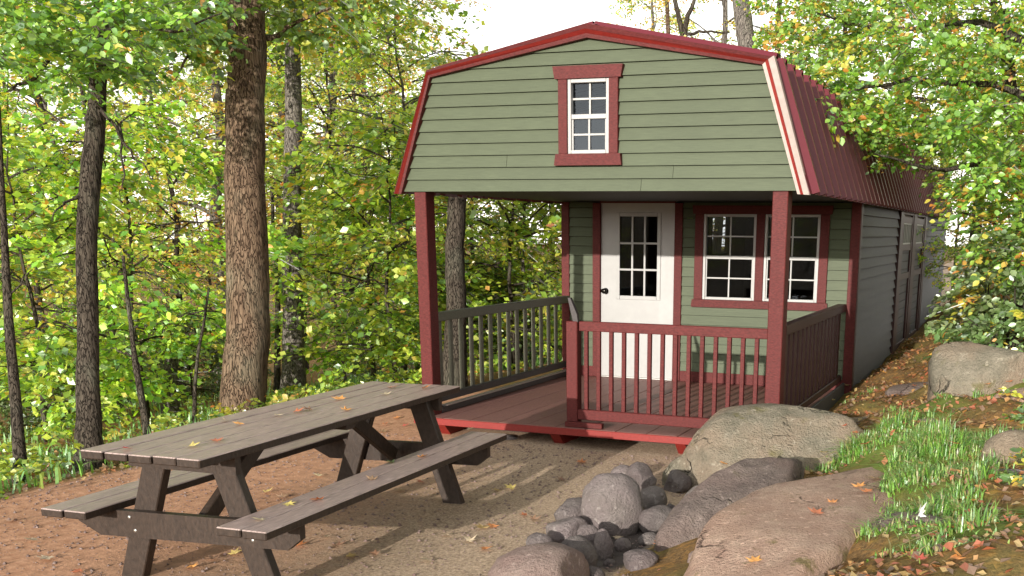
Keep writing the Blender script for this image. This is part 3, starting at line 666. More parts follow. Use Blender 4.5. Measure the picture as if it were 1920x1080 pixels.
# ------------------------------------------------------------------ foliage
GREEN = np.array([[.40, .65, .05], [.52, .73, .06], [.26, .50, .04], [.66, .78, .11], [.15, .35, .04]])
YELL = np.array([[.80, .78, .10], [.85, .70, .10], [.72, .78, .10]])
ORAN = np.array([[.82, .45, .08], [.82, .55, .10], [.8, .34, .06]])
def spray(rs, n=34, L=.75):
    """one flat, slightly drooping twig with alternate leaves: position, direction and normal of each leaf"""
    P = []; Dr = []; S = []
    twigs = [(np.zeros(3), np.array([1., 0, 0]), L, n // 3)]
    for k in range(4):
        s = rs.uniform(.15, .75); sg = 1 if k % 2 else -1; a = sg * rs.uniform(.5, 1.0)
        twigs.append((np.array([s * L, 0, -.12 * L * s * s]), np.array([math.cos(a), math.sin(a), rs.normal() * .12]), L * rs.uniform(.35, .6) * (1.1 - s * .5), n // 6))
    for o, d, l, m in twigs:
        for i in range(m):
            s = (i + rs.uniform(.2, .9)) / m; a = (1 if i % 2 else -1) * rs.uniform(.5, 1.2)
            c, q = math.cos(a), math.sin(a); dd = np.array([d[0] * c - d[1] * q, d[0] * q + d[1] * c, d[2] - .25 * s + rs.normal() * .25])
            P.append(o + d * l * s + np.array([0, 0, -.22 * l * s * s]) + rs.normal(size=3) * .015); Dr.append(dd); S.append(rs.uniform(.5, 1.4))
    return np.array(P), np.array(Dr), np.array(S)
_rs = np.random.default_rng(3)
SPRAYS = [spray(_rs) for _ in range(14)]
def leaf_mesh(name, pts, yaws, seed, leaf=.085, scale=1.0, yell=.12, oran=.03, hexl=False, tilt=.75, dark=1.0, greens=None, pitch=.0):
    """place one spray at each point and turn all leaves into one mesh with a colour for each leaf"""
    rs = np.random.default_rng(seed); n = len(pts)
    G = GREEN if greens is None else greens
    LP, LD, LS, LC = [], [], [], []; TV = []
    ph = rs.uniform(0, 6.28, 6)
    for i in range(n):
        P, Dd, S = SPRAYS[rs.integers(len(SPRAYS))]
        sc = scale * rs.uniform(.75, 1.25); a = yaws[i]; c, q = math.cos(a), math.sin(a)
        dp = rs.normal() * .3 - .18 + pitch; cp, sp = math.cos(dp), math.sin(dp)
        def rt(Vx):
            x = Vx[:, 0] * cp - Vx[:, 2] * sp; z = Vx[:, 0] * sp + Vx[:, 2] * cp; y = Vx[:, 1]
            return np.stack([x * c - y * q, x * q + y * c, z], 1)
        LP.append(rt(P * sc) + pts[i]); LD.append(rt(Dd)); LS.append(S)
        o_ = pts[i]; ends = [rt(np.array([[0., 0, 0], [.75, 0, -.16]]) * sc) + o_] + [rt(np.array([P[j] * .45 * np.array([1, 0, .5]), P[j]]) * sc) + o_ for j in rs.integers(len(P), size=5)]
        for e in ends:
            wv = np.cross(e[1] - e[0], rs.normal(size=3)); wv *= .0035 / (np.linalg.norm(wv) + 1e-9); TV += [e[0] - wv, e[0] + wv, e[1] + wv * .5, e[1] - wv * .5]
        f = .5 + .5 * math.sin(pts[i][0] * 1.1 + ph[0] + 1.5 * math.sin(pts[i][2] * .9 + ph[1])) * math.sin(pts[i][1] * 1.2 + pts[i][2] * .8 + ph[2])
        m = len(P); kind = rs.random(m); base = G[rs.integers(len(G), size=m)] * rs.uniform(.8, 1.25, (m, 1)) * rs.uniform(.75, 1.25)
        yf = yell * (.3 + 1.6 * f); of = oran * (.2 + 2.0 * f)
        spy = rs.random() < yf * .6; spo = rs.random() < of * .6
        py = .75 if spy else yf * .5; po = .7 if spo else of * .5
        base = np.where((kind < py)[:, None], YELL[rs.integers(3, size=m)], base)
        base = np.where((kind > 1 - po)[:, None], ORAN[rs.integers(3, size=m)], base)
        LC.append(base * dark)
    LP = np.concatenate(LP); LD = np.concatenate(LD); LS = np.concatenate(LS); LC = np.concatenate(LC); m = len(LP)
    LD /= np.linalg.norm(LD, axis=1)[:, None]
    up = np.array([0, 0, 1.]) + rs.normal(size=(m, 3)) * tilt
    side = np.cross(LD, up); side /= np.linalg.norm(side, axis=1)[:, None] + 1e-9
    nor = np.cross(side, LD)
    l = (leaf * LS)[:, None]; w = l * .36
    if hexl:
        vs_ = [LP, LP + LD * l * .28 + side * w * .8 + nor * l * .05, LP + LD * l * .62 + side * w * .95 + nor * l * .02, LP + LD * l - nor * l * .12,
               LP + LD * l * .62 - side * w * .95 + nor * l * .02, LP + LD * l * .28 - side * w * .8 + nor * l * .05]
        k = 6; tri = [(0, 1, 2), (0, 2, 3), (0, 3, 4), (0, 4, 5)]
    else:
        vs_ = [LP, LP + LD * l * .48 + side * w + nor * l * .07, LP + LD * l, LP + LD * l * .48 - side * w + nor * l * .07]
        k = 4; tri = [(0, 1, 2), (0, 2, 3)]
    Vv = np.stack(vs_, 1).reshape(-1, 3); nl_ = len(Vv); TV = np.array(TV); nt_ = len(TV) // 4
    T = (np.arange(m)[:, None, None] * k + np.array(tri)[None]).reshape(-1, 3)
    T = np.concatenate([T, (nl_ + np.arange(nt_)[:, None, None] * 4 + np.array([(0, 1, 2), (0, 2, 3)])[None]).reshape(-1, 3)]); Vv = np.concatenate([Vv, TV])
    me = bpy.data.meshes.new(name); me.vertices.add(len(Vv)); me.vertices.foreach_set('co', Vv.astype(np.float32).ravel())
    me.loops.add(len(T) * 3); me.loops.foreach_set('vertex_index', T.astype(np.int32).ravel())
    me.polygons.add(len(T)); me.polygons.foreach_set('loop_start', (np.arange(len(T)) * 3).astype(np.int32)); me.polygons.foreach_set('loop_total', np.full(len(T), 3, np.int32))
    ca = me.color_attributes.new('col', 'FLOAT_COLOR', 'POINT')
    C4 = np.concatenate([np.repeat(np.concatenate([LC, np.ones((m, 1))], 1), k, 0), np.tile([[.07, .05, .035, 1]], (nt_ * 4, 1))]); ca.data.foreach_set('color', C4.astype(np.float32).ravel())
    me.update(); me.validate(); me.materials.append(M['leaf']); return me
def tube_data(path, radii, n=10, seed=0, lump=.0, ridges=0):
    rs = np.random.default_rng(seed); path = np.asarray(path, float); V_, F_ = [], []; ph = rs.uniform(0, 6.28, 4)
    for i, p in enumerate(path):
        d = path[min(i + 1, len(path) - 1)] - path[max(i - 1, 0)]; d /= np.linalg.norm(d) + 1e-9
        s = np.cross(d, [0.3, 1, 0.1]); s /= np.linalg.norm(s); t = np.cross(d, s)
        for k in range(n):
            a = 2 * math.pi * k / n
            r = radii[i] * (1 + lump * (math.sin(2 * a + ph[0] + p[2] * 1.3) * .5 + math.sin(3 * a + ph[1] - p[2] * .9) * .4 + (math.sin(ridges * a + ph[2] + 2.0 * math.sin(p[2] * 1.5)) * .25 if ridges else 0)) + rs.normal() * lump * .25)
            V_.append(p + (s * math.cos(a) + t * math.sin(a)) * r)
        if i:
            b = (i - 1) * n
            for k in range(n): F_.append((b + k, b + (k + 1) % n, b + n + (k + 1) % n, b + n + k))
    F_.append(tuple(range((len(path) - 1) * n, len(path) * n)))
    return V_, F_
class Wood:
    def __init__(s): s.v = []; s.f = []
    def tube(s, *a, **k):
        v, f = tube_data(*a, **k); o = len(s.v); s.v += list(v); s.f += [tuple(i + o for i in q) for q in f]
    def mesh(s, mat): return mesh_from(s.v, s.f, mat, None, True)
def limb(rs, a, d, L, n=6, droop=.0, wob=.12):
    p = np.array(a, float); d = np.array(d, float); d /= np.linalg.norm(d); out = [p.copy()]
    for i in range(n):
        d = d + rs.normal(size=3) * wob + np.array([0, 0, -droop / n]); d /= np.linalg.norm(d); p = p + d * L / n; out.append(p.copy())
    return out
def make_tree(seed, H, r0, base, R, nl, per, leaf, bark_m, yell, oran, hexl=False, top=1.0, lean=(0, 0), greens=None, sprsc=1.0):
    """a tree in its own space: trunk mesh and crown mesh"""
    rs = np.random.default_rng(seed); W = Wood()
    zs = np.linspace(-.25, H, 16); wob = np.cumsum(rs.normal(size=(16, 2)) * H * .006, 0)
    path = [(wob[i][0] + lean[0] * z, wob[i][1] + lean[1] * z, z) for i, z in enumerate(zs)]
    rad = [r0 * (1.0 + .45 * math.exp(-max(0, z + .25) * 3.5)) * (1 - .9 * max(0, z) / H * .92) for z in zs]
    W.tube(path, rad, n=12, seed=seed, lump=.06)
    pts, yaws = [], []
    for k in range(nl):
        f = (k + rs.uniform(0, .9)) / nl; z = base + (H * .97 - base) * f
        prof = math.sin(math.pi * min(1, .22 + .78 * f)) ** .7 if f > .3 else .65 + .9 * f
        L = R * max(.25, prof) * rs.uniform(.75, 1.15); az = k * 2.4 + rs.normal() * .4
        i = min(14, int((z + .25) / (H + .25) * 15)); tfrac = (z - zs[i]) / (zs[i + 1] - zs[i]); c = np.array(path[i]) * (1 - tfrac) + np.array(path[i + 1]) * tfrac
        d = np.array([math.cos(az), math.sin(az), rs.uniform(.1, .5) + .5 * f]); lp = limb(rs, c, d, L, 6, .5)
        rr_ = rad[i] * rs.uniform(.2, .34) + .008; W.tube(lp, np.linspace(rr_, .006, 7), n=6, seed=seed + k)
        subs = [(lp, 1.0)]
        for j in range(4):
            q = rs.integers(1, 6); a2 = az + rs.choice([-1, 1]) * rs.uniform(.5, 1.2)
            sp_ = limb(rs, lp[q], (math.cos(a2), math.sin(a2), rs.normal() * .2 + .1), L * rs.uniform(.3, .55), 4, .35)
            W.tube(sp_, np.linspace(rr_ * .45, .004, 5), n=4, seed=seed + k * 7 + j); subs.append((sp_, .7))
        for _ in range(per):
            lp_, w_ = subs[rs.integers(len(subs))]; s = rs.uniform(.2, 1) ** .7 * (len(lp_) - 1); j = min(int(s), len(lp_) - 2)
            p = np.array(lp_[j]) * (1 - s + j) + np.array(lp_[j + 1]) * (s - j); dd = np.array(lp_[j + 1]) - np.array(lp_[j])
            pts.append(p + rs.normal(size=3) * .08); yaws.append(math.atan2(dd[1], dd[0]) + rs.normal() * .8)
    return W.mesh(bark_m), leaf_mesh('crown', pts, yaws, seed + 999, leaf, sprsc, yell, oran, hexl, greens=greens)
KINDS = {}
KINDS['tall1'] = make_tree(21, 13.0, .17, 3.2, 3.6, 24, 12, .10, M['barkdark'], .3, .10, sprsc=1.25)
KINDS['tall2'] = make_tree(22, 15.0, .21, 2.6, 4.0, 28, 14, .10, M['barkgrey'], .5, .22, sprsc=1.3)
KINDS['under1'] = make_tree(23, 6.5, .065, 1.35, 2.3, 22, 11, .082, M['barkdark'], .28, .06, sprsc=1.0)
KINDS['under2'] = make_tree(24, 7.5, .075, 1.5, 2.6, 24, 11, .082, M['barkdark'], .45, .14, sprsc=1.0)
KINDS['under3'] = make_tree(25, 5.2, .05, 1.0, 2.0, 20, 11, .08, M['barkgrey'], .2, .03, sprsc=.95)
KINDS['sapling'] = make_tree(26, 3.0, .03, .35, 1.2, 16, 12, .078, M['barkdark'], .10, .02, sprsc=.8)
KINDS['shrub'] = make_tree(27, 1.5, .018, .08, .95, 14, 12, .07, M['barkdark'], .06, .01, sprsc=.6, greens=np.array([[.10, .2, .04], [.16, .26, .06], [.07, .15, .035], [.22, .32, .11]]))
def plant_tree(kind, x, y, s, rz, name, label, cat, group, zs=1.0, sink=.05):
    tm, cm = KINDS[kind]; z = float(hgt(x, y)) - sink
    r = empty(name, (x, y, z), label, cat, group); r.rotation_euler = (0, 0, rz); r.scale = (s, s, s * zs)
    for nm, me in (('trunk', tm), ('crown', cm)):
        o = bpy.data.objects.new(nm, me); COL.objects.link(o); o.parent = r
    return r
# trees that fill the wood, deepest first; columns are picked by where they stand
NTREE = 0
def wood(u, t, kind, s, lab, grp, nm='forest_tree'):
    p = at(u, 600, t); plant_tree(kind, p[0], p[1], s, random.uniform(0, 6.28), nm, lab, 'tree', grp, random.uniform(.92, 1.1))
rs_ = np.random.default_rng(5)
FAR = 'far trees of the wood'
for i in range(15):                                        # far wall of trees, left of the cabin
    u = -140 + i * 74 + rs_.uniform(-15, 15); t = rs_.uniform(28, 52)
    if u > 760 : kind, s = rs_.choice(['under1', 'under2', 'under3']), rs_.uniform(.85, 1.05)
    else: kind, s = rs_.choice(['tall1', 'tall2', 'under2'], p=[.35, .35, .3]), rs_.uniform(.8, 1.1)
    wood(u, t, kind, s, 'distant leafy tree deep in the wood left of the cabin', FAR)
MID = 'middle trees of the wood'
for u, t, kind, s, lab in ((-60, 17, 'under1', 1.0, 'leafy understory tree at the far left edge of the wood'), (70, 21, 'under2', 1.05, 'yellowing understory tree behind the two dark trunks at far left'),
        (210, 16.5, 'under1', .95, 'bright green understory tree just right of the dark trunk'), (330, 22, 'under2', 1.1, 'yellow-green tree filling the gap left of the big oak trunk'),
        (420, 27, 'tall2', .9, 'tall yellow-leaved tree rising behind the big oak trunk'), (640, 20, 'under1', 1.0, 'green understory tree right of the big oak trunk'),
        (690, 24, 'under2', 1.05, 'yellow-green tree between the big oak and the porch'), (760, 17.5, 'under3', 1.1, 'fresh green small tree beside the left porch post'),
        (900, 20, 'under2', .78, 'golden-green tree seen through the porch opening'), (980, 17, 'under3', .85, 'green leafy tree seen through the porch near the wall corner'),
        (1785, 19, 'under3', .62, 'small green tree beyond the far end of the cabin side wall'), (1840, 17, 'under1', .5, 'small leafy tree between the far cabin end and the shrubs'), (840, 24, 'under1', .9, 'leafy tree behind the left porch railing'), (130, 28, 'tall1', .95, 'tall green tree behind the far left trunks'),
        (640, 25, 'tall2', .82, 'golden tree reaching the upper left corner of the gable'), (765, 33, 'tall2', .8, 'orange-gold tree just left of the roof shoulder'), (560, 30, 'tall1', 1.0, 'tall tree behind the grey trunk right of the oak'), (700, 33, 'tall2', 1.0, 'tall golden tree left above the gable corner')):
    wood(u, t, kind, s, lab, MID)
for u, t, s, lab in ((1200, 28, .62, 'sparse autumn tree just right of the roof peak'), (1330, 24, .62, 'golden tree above the middle of the right roof slope'), (1440, 26, .66, 'orange-tinged tree behind the upper right roof corner'), (1560, 24, .7, 'tree rising over the corrugated lower roof'),
        (1640, 21, .75, 'green tree behind the far end of the cabin roof'), (1740, 24, .85, 'tall green tree behind the far end of the cabin'), (1830, 27, .9, 'tall tree showing between the maple boughs, left of the right edge'), (1930, 22, .9, 'tall tree at the right edge behind the maple'), (1990, 30, 1., 'farthest tree at the right edge behind the maple')):
    wood(u, t, 'tall2' if s < .7 else 'tall1', s, lab, 'trees behind the cabin')
for x_, y_, s_ in ((7.4, 3.5, .6), (8.2, 7.5, .75), (7.0, 11, .8), (10, 1, .8), (11, 12, .9), (9.5, -3, .7), (6.4, 16, .8), (12, 6, .9)):  # more of the wood, added at the right to shade the side wall
    plant_tree('tall1', x_, y_, s_, random.uniform(0, 6), 'forest_tree', 'tree added to the right beyond the maple to shade the side wall', 'tree', 'added trees shading the side wall')
for i in range(16):                                        # trees added behind the viewer to block low sky, seen only in panes
    a_ = -1.0 + i * .133; d_ = rs_.uniform(40, 50)
    x_, y_ = 2 + d_ * math.sin(a_), -3 - d_ * math.cos(a_); k_ = ['under1', 'under2'][i % 2]
    r_ = plant_tree(k_, x_, y_, 5.0 / (7.5 if i % 2 else 6.5) * rs_.uniform(.95, 1.08), rs_.uniform(0, 6), 'forest_tree', 'unseen tree added behind the viewer to block low sky light', 'tree', 'unseen trees blocking low sky', sink=-.1)
    r_.scale = (r_.scale[0] * 1.5, r_.scale[1] * 1.5, r_.scale[2])
SAP = 'saplings of the wood edge'
for u, t, kind, s, lab in ((60, 12.5, 'sapling', 1.15, 'small leafy sapling at the far left of the clearing'), (255, 13, 'sapling', 1.2, 'sapling just right of the dark trunk by the table'),
        (690, 16.5, 'sapling', 1.2, 'sapling above the far end of the picnic table'),
        (735, 15, 'sapling', 1.25, 'sapling close to the left porch post'), (965, 15.5, 'sapling', 1.25, 'sapling behind the middle of the porch railing'),
        (1040, 17, 'sapling', 1.3, 'sapling behind the porch wall corner'), (10, 15, 'sapling', 1.3, 'sapling behind the thin trunk at far left')):
    wood(u, t, kind, s, lab, SAP, 'sapling')
for i in range(11):
    u = rs_.uniform(-60, 1060); t = rs_.uniform(14, 26)
    p = at(u, 600, t); plant_tree('shrub', p[0], p[1], rs_.uniform(.7, 1.25), rs_.uniform(0, 6), 'shrub', 'low green bush on the forest floor left of the cabin', 'bush', 'bushes on the forest floor')

# individual trunks ------------------------------------------------------------
def trunk_tree(name, label, pix, t, mat, group=None, extra=None, flare=.35, seed=0, crown=None, n=18, lump=.05, ridges=0):
    """pix: list of (pixel x, pixel y, pixel width) from the ground upwards, all at depth t"""
    P = [at(u, v, t) for u, v, w in pix]; Rr = [w / 2 * t / F for u, v, w in pix]
    # resample smoothly
    ss = np.linspace(0, 1, 26); k = np.linspace(0, 1, len(P)); P = np.array(P)
    path = np.stack([np.interp(ss, k, P[:, j]) for j in range(3)], 1); rad = np.interp(ss, k, Rr)
    g = float(hgt(path[0][0], path[0][1])); path[0][2] = min(path[0][2], g - .15)
    rad = rad * (1 + flare * np.exp(-(path[:, 2] - g).clip(0) * 3.0))
    rs = np.random.default_rng(seed); path[1:, :2] += np.cumsum(rs.normal(size=(25, 2)) * rad.mean() * .06, 0)
    r = empty(name, (path[0][0], path[0][1], g), label, 'tree', group)
    W = Wood(); W.tube(path, rad, n=n, seed=seed, lump=lump, ridges=ridges)
    if extra:
        for pts, ra, rb in extra:
            Q = [at(u, v, tt) for u, v, tt in pts]; kk = np.linspace(0, 1, len(Q)); s2 = np.linspace(0, 1, 3 * len(Q)); Q = np.array(Q)
            Q = np.stack([np.interp(s2, kk, Q[:, j]) for j in range(3)], 1) + rs.normal(size=(len(s2), 3)) * .012
            W.tube(Q, np.linspace(ra, rb, len(s2)), n=7, seed=seed + 1)
    v = np.array(W.v) - np.array(ORIG[r.name])
    me = mesh_from(v, W.f, mat, None, True); me.name = 'trunk'; o = bpy.data.objects.new('trunk', me); COL.objects.link(o); o.parent = r
    if crown is not None:
        crown.transform(Matrix.Translation(-ORIG[r.name])); o = bpy.data.objects.new('crown', crown); COL.objects.link(o); o.parent = r
    return r
def boughs(boxes, seed, leaf=.08, **kw):
    """sprays spread through boxes given as pixel ranges and depth ranges"""
    rs = np.random.default_rng(seed); pts, yaws = [], []
    for (u0, u1, v0, v1, t0, t1, n) in boxes:
        for _ in range(n):
            f = rs.random(); u = u0 + (u1 - u0) * f
            pts.append(at(u, rs.uniform(v0, v1) , rs.uniform(t0, t1))); yaws.append(rs.uniform(0, 6.28))
    return leaf_mesh('crown', pts, yaws, seed, leaf, kw.pop('scale', .75), **kw)
DKG = np.array([[.17, .34, .035], [.26, .46, .04], [.10, .22, .03], [.36, .53, .06]])
oak_crown = boughs([(250, 470, -160, 50, 11, 14.5, 140), (470, 640, -160, 60, 11, 14.5, 110), (300, 420, 20, 100, 11, 13, 30), (600, 760, -150, 20, 13, 16, 60)], 301, .085, yell=.1, oran=.03, hexl=True, greens=DKG)
trunk_tree('oak_tree', 'thick brown furrowed oak trunk standing behind the picnic table', [(455, 800, 80), (456, 700, 78), (458, 560, 76), (460, 400, 74), (463, 200, 70), (466, 60, 66), (468, -200, 60)], 11.8, M['bark'], seed=31, flare=.04, crown=oak_crown, n=40, lump=.035, ridges=11,
    extra=[([(470, 70, 11.8), (520, 70, 11.7), (545, 45, 11.6), (620, 15, 11.5)], .04, .012), ([(455, -40, 11.8), (400, 10, 11.5), (360, 90, 11.2), (330, 150, 11)], .04, .007)])
dk_crown = boughs([(-80, 220, -140, 110, 7.5, 10.5, 190), (200, 420, -140, 70, 7.6, 10.5, 90), (60, 260, 60, 130, 8, 9.5, 30)], 302, .062, yell=.05, oran=.02, hexl=True, greens=DKG, scale=.62)
trunk_tree('dark_tree', 'slim dark trunk left of the table, with ferns at its foot', [(168, 912, 42), (166, 800, 39), (165, 650, 38), (163, 450, 37), (170, 330, 37), (178, 200, 32), (186, 80, 27), (190, -200, 22)], 9.0, M['barkdark'], seed=32, crown=dk_crown, n=20, flare=.5,
    extra=[([(180, 130, 9), (110, 90, 8.8), (60, 150, 8.6), (10, 170, 8.5)], .028, .006), ([(172, 190, 9), (215, 230, 8.9), (245, 290, 8.8), (290, 335, 8.7)], .02, .004), ([(224, 235, 8.9), (228, 330, 8.8), (226, 380, 8.8)], .011, .003),
           ([(160, 360, 9), (120, 380, 8.8), (95, 410, 8.7)], .016, .004), ([(185, 60, 9), (260, 50, 8.6), (330, 60, 8.4), (420, 20, 8.2)], .025, .005)])
trunk_tree('thin_tree', 'thin dark leaning trunk at the far left edge', [(34, 945, 24), (38, 880, 21), (30, 760, 19), (20, 640, 17), (12, 520, 14), (4, 380, 11), (-4, 200, 8)], 8.6, M['barkdark'], seed=33, n=10, extra=[([(18, 560, 8.6), (45, 520, 8.5), (60, 505, 8.5)], .01, .003)])
trunk_tree('grey_tree', 'grey straight trunk right behind the big oak', [(550, 775, 40), (548, 640, 38), (546, 480, 36), (545, 300, 33), (547, 110, 28), (548, -100, 24)], 15.5, M['barkgrey'], seed=34, n=16)
trunk_tree('thin_tree', 'thin dark stem between the oak and the grey trunk', [(519, 765, 12), (520, 640, 11), (521, 520, 9), (512, 440, 7), (508, 350, 5)], 16.5, M['barkdark'], seed=35, n=8, extra=[([(521, 530, 16.5), (545, 480, 16.4), (565, 455, 16.3)], .03, .01)])
trunk_tree('thin_tree', 'bent dark sapling stem between table and dark trunk', [(277, 818, 13), (268, 760, 12), (256, 690, 12), (250, 640, 9), (240, 560, 8), (232, 480, 6)], 11.0, M['barkdark'], seed=36, n=8, extra=[([(252, 670, 11), (225, 660, 11), (205, 650, 11)], .014, .004)])
trunk_tree('thin_tree', 'very thin wavering stem just left of the oak', [(364, 800, 7), (366, 720, 6.5), (372, 660, 6), (384, 600, 5), (392, 540, 4)], 12.0, M['barkdark'], seed=37, n=7)
trunk_tree('dark_tree', 'dark trunk seen through the porch beside the left post', [(850, 700, 42), (851, 580, 38), (852, 450, 35), (856, 370, 33), (862, 200, 28)], 12.6, M['barkdark'], seed=38, n=16)
trunk_tree('leaning_tree', 'grey leaning trunk rising above the right side of the roof', [(1440, 420, 46), (1425, 240, 40), (1405, 100, 36), (1388, 10, 32), (1370, -120, 28)], 21.0, M['barkgrey'], seed=39, n=16)
trunk_tree('thin_tree', 'slim brown trunk just above the ridge of the roof', [(1262, 420, 10), (1258, 200, 9), (1254, 60, 8), (1250, -60, 7)], 23.0, M['bark'], seed=40, n=8)
trunk_tree('forked_tree', 'forked dark trunk above the roof right of the ridge', [(1300, 420, 15), (1290, 200, 13), (1282, 70, 11), (1270, 20, 9), (1255, -60, 7)], 22.0, M['barkdark'], seed=41, n=8, extra=[([(1282, 70, 22), (1290, 30, 22), (1310, -20, 22)], .07, .03), ([(1283, 65, 22), (1320, 58, 22), (1370, 62, 22)], .04, .015)])
stump_t = trunk_tree('tree_stump', 'pale grey broken stump among the saplings', [(322, 780, 30), (321, 740, 27), (320, 700, 25), (319, 672, 20)], 14.5, M['barkgrey'], seed=42, n=12); stump_t['category'] = 'stump'
trunk_tree('thin_tree', 'dark trunk at the right edge behind the leaves', [(1925, 640, 34), (1922, 500, 32), (1915, 350, 30), (1905, 200, 27), (1890, 20, 24)], 13.0, M['barkdark'], seed=43, n=10)
# the maple that hangs over the cabin's right side
RG = np.array([[.18, .40, .035], [.26, .50, .04], [.11, .28, .03], [.38, .58, .07], [.28, .52, .09]])
maple_boxes = [(1640, 2000, -120, 200, 9.5, 14, 230), (1800, 2020, 180, 390, 9, 13, 180), (1860, 2020, 370, 480, 9.5, 12.5, 60), (1500, 1660, -60, 120, 11.5, 14.5, 90),
    (1480, 1600, 100, 190, 10.2, 11.5, 34), (1470, 1560, 170, 250, 9.3, 10.2, 22), (1560, 1700, 180, 290, 10, 12, 50), (1690, 1790, 200, 260, 10.5, 12, 26), (1440, 1520, -20, 80, 13, 15, 26)]
maple_boxes = [(*b_[:6], int(b_[6] * 1.35)) for b_ in maple_boxes]
mc = boughs(maple_boxes, 305, .063, yell=.10, oran=.09, hexl=True, greens=RG, scale=.62)
trunk_tree('maple_tree', 'leafy maple hanging its boughs over the right side of the cabin roof', [(2060, 700, 60), (2050, 560, 56), (2030, 400, 52), (2010, 250, 46), (1990, 100, 40), (1975, -100, 34)], 11.0, M['barkdark'], seed=44, crown=mc, n=14,
    extra=[([(2025, 330, 11), (1900, 300, 11), (1760, 320, 10.8), (1640, 290, 10.4)], .05, .008), ([(2010, 230, 11), (1880, 160, 11), (1700, 150, 10.8), (1520, 190, 10)], .05, .006), ([(1995, 120, 11), (1850, 40, 11.5), (1650, 60, 12), (1520, 20, 13)], .05, .008),
           ([(2040, 450, 11), (1900, 430, 10.8), (1800, 400, 10.8)], .035, .006)])
# pale shrubs on the bank beside the cabin
PG = np.array([[.18, .30, .09], [.25, .38, .13], [.13, .24, .06], [.34, .45, .2], [.10, .17, .05]])
for i, (bx, lab) in enumerate((([(1800, 1880, 470, 600, 10.5, 12.5, 46), (1785, 1850, 545, 630, 10.2, 11.6, 26)], 'pale silvery-green shrub against the cabin side doors'),
        ([(1840, 1960, 430, 620, 9.6, 12, 70)], 'taller pale shrub at the right edge above the boulder'),
        ([(1780, 1960, 590, 690, 9.2, 11, 52)], 'low dusty-green shrub behind the square-shouldered boulder'))):
    me = boughs(bx, 320 + i, .065, yell=.07, oran=.04, hexl=True, greens=PG, scale=.5)
    u = (bx[0][0] + bx[0][1]) / 2; t = (bx[0][4] + bx[0][5]) / 2; p = at(u, 640, t); gz = float(hgt(p[0], p[1]))
    r = empty('shrub', (p[0], p[1], gz), lab, 'bush', 'shrubs on the bank'); me.transform(Matrix.Translation((-p[0], -p[1], -gz)))
    o = bpy.data.objects.new('crown', me); COL.objects.link(o); o.parent = r
    W = Wood(); rr2 = np.random.default_rng(i)
    for k in range(9):
        q = at(rr2.uniform(bx[0][0], bx[0][1]), rr2.uniform(bx[0][2], bx[0][3]), rr2.uniform(bx[0][4], bx[0][5])) - np.array([p[0], p[1], gz])
        b0 = rr2.normal(size=3) * .08; b0[2] = -.1; W.tube([b0, b0 * .4 + q * .45 + np.array([0, 0, .15]), q], [.014, .010, .004], n=6, seed=k)
    o = bpy.data.objects.new('stem', W.mesh(M['barkdark'])); COL.objects.link(o); o.parent = r

# ------------------------------------------------------------------ ground cover
def blades(name, xs, ys, hs, seed, cols, width=.0042, lean=1.1, mat='grass', curl=True):
    rs = np.random.default_rng(seed); m = len(xs); zs = hgt(xs, ys) - .01
    P = np.stack([xs, ys, zs], 1); a = rs.uniform(0, 6.28, m); d = np.stack([np.cos(a), np.sin(a), np.zeros(m)], 1); s = np.stack([-np.sin(a), np.cos(a), np.zeros(m)], 1)
    l = rs.normal(size=m)[:, None] * lean; h = hs[:, None]; up = np.array([[0, 0, 1.]])
    mid = P + up * h * .6 + d * h * l * .3; tip = P + up * h * (1 - .25 * np.abs(l)) + d * h * l
    w = width * rs.uniform(.6, 1.4, m)[:, None]
    Vv = np.stack([P - s * w, P + s * w, mid + s * w * .8, mid - s * w * .8, tip], 1).reshape(-1, 3)
    F_ = []
    base = (np.arange(m) * 5)[:, None]
    q = (base + np.array([[0, 1, 2, 3]])).tolist(); t = (base + np.array([[3, 2, 4]])).tolist()
    me = bpy.data.meshes.new(name); me.from_pydata(Vv.tolist(), [], q + t)
    ca = me.color_attributes.new('col', 'FLOAT_COLOR', 'POINT'); c = np.array(cols)[rs.integers(len(cols), size=m)] * rs.uniform(.7, 1.3, (m, 1))
    ca.data.foreach_set('color', np.repeat(np.concatenate([c, np.ones((m, 1))], 1), 5, 0).astype(np.float32).ravel()); me.materials.append(M[mat])
    o = link(name, me, (0, 0, 0)); return o
GC = [(.17, .36, .035), (.22, .42, .05), (.11, .26, .03), (.30, .42, .08), (.36, .30, .12)]
xs, ys, hh = [], [], []
for (u, v, n, sp, h) in ((1640, 830, 4000, .24, .17), (1690, 880, 4600, .26, .15), (1760, 920, 3400, .22, .15), (1820, 870, 2600, .18, .17), (1740, 1000, 2600, .2, .15), (1790, 1060, 1200, .18, .14), (1670, 870, 2000, .2, .13), (1720, 790, 500, .3, .11), (1600, 740, 250, .4, .09)):
    p = on_z(u, v, .42 if u > 1620 else .22); nt_ = max(4, n // 60); tx_ = rs_.normal(p[0], sp * .7, nt_); ty_ = rs_.normal(p[1], sp * 1.1, nt_); ti = rs_.integers(nt_, size=n); xs.append(tx_[ti] + rs_.normal(size=n) * .045); ys.append(ty_[ti] + rs_.normal(size=n) * .045); hh.append(h * rs_.uniform(.25, 1.15, n) * (.55 + .45 * np.sin(xs[-1] * 9) * np.sin(ys[-1] * 8)))
xs = np.concatenate(xs); ys = np.concatenate(ys); hh = np.concatenate(hh); k = xs > 3.45; xs, ys, hh = xs[k], ys[k], hh[k]
k = ~((ys < -1.2) & (xs < 4.45)); xs, ys, hh = xs[k], ys[k], hh[k]
k = (xs > XW + .04) | (ys < -.2); xs, ys, hh = xs[k], ys[k], hh[k]
tag(blades('bank_grass', xs, ys, hh, 1, GC), 'bright green grass growing on the bank among the boulders', 'grass', None, 'stuff')
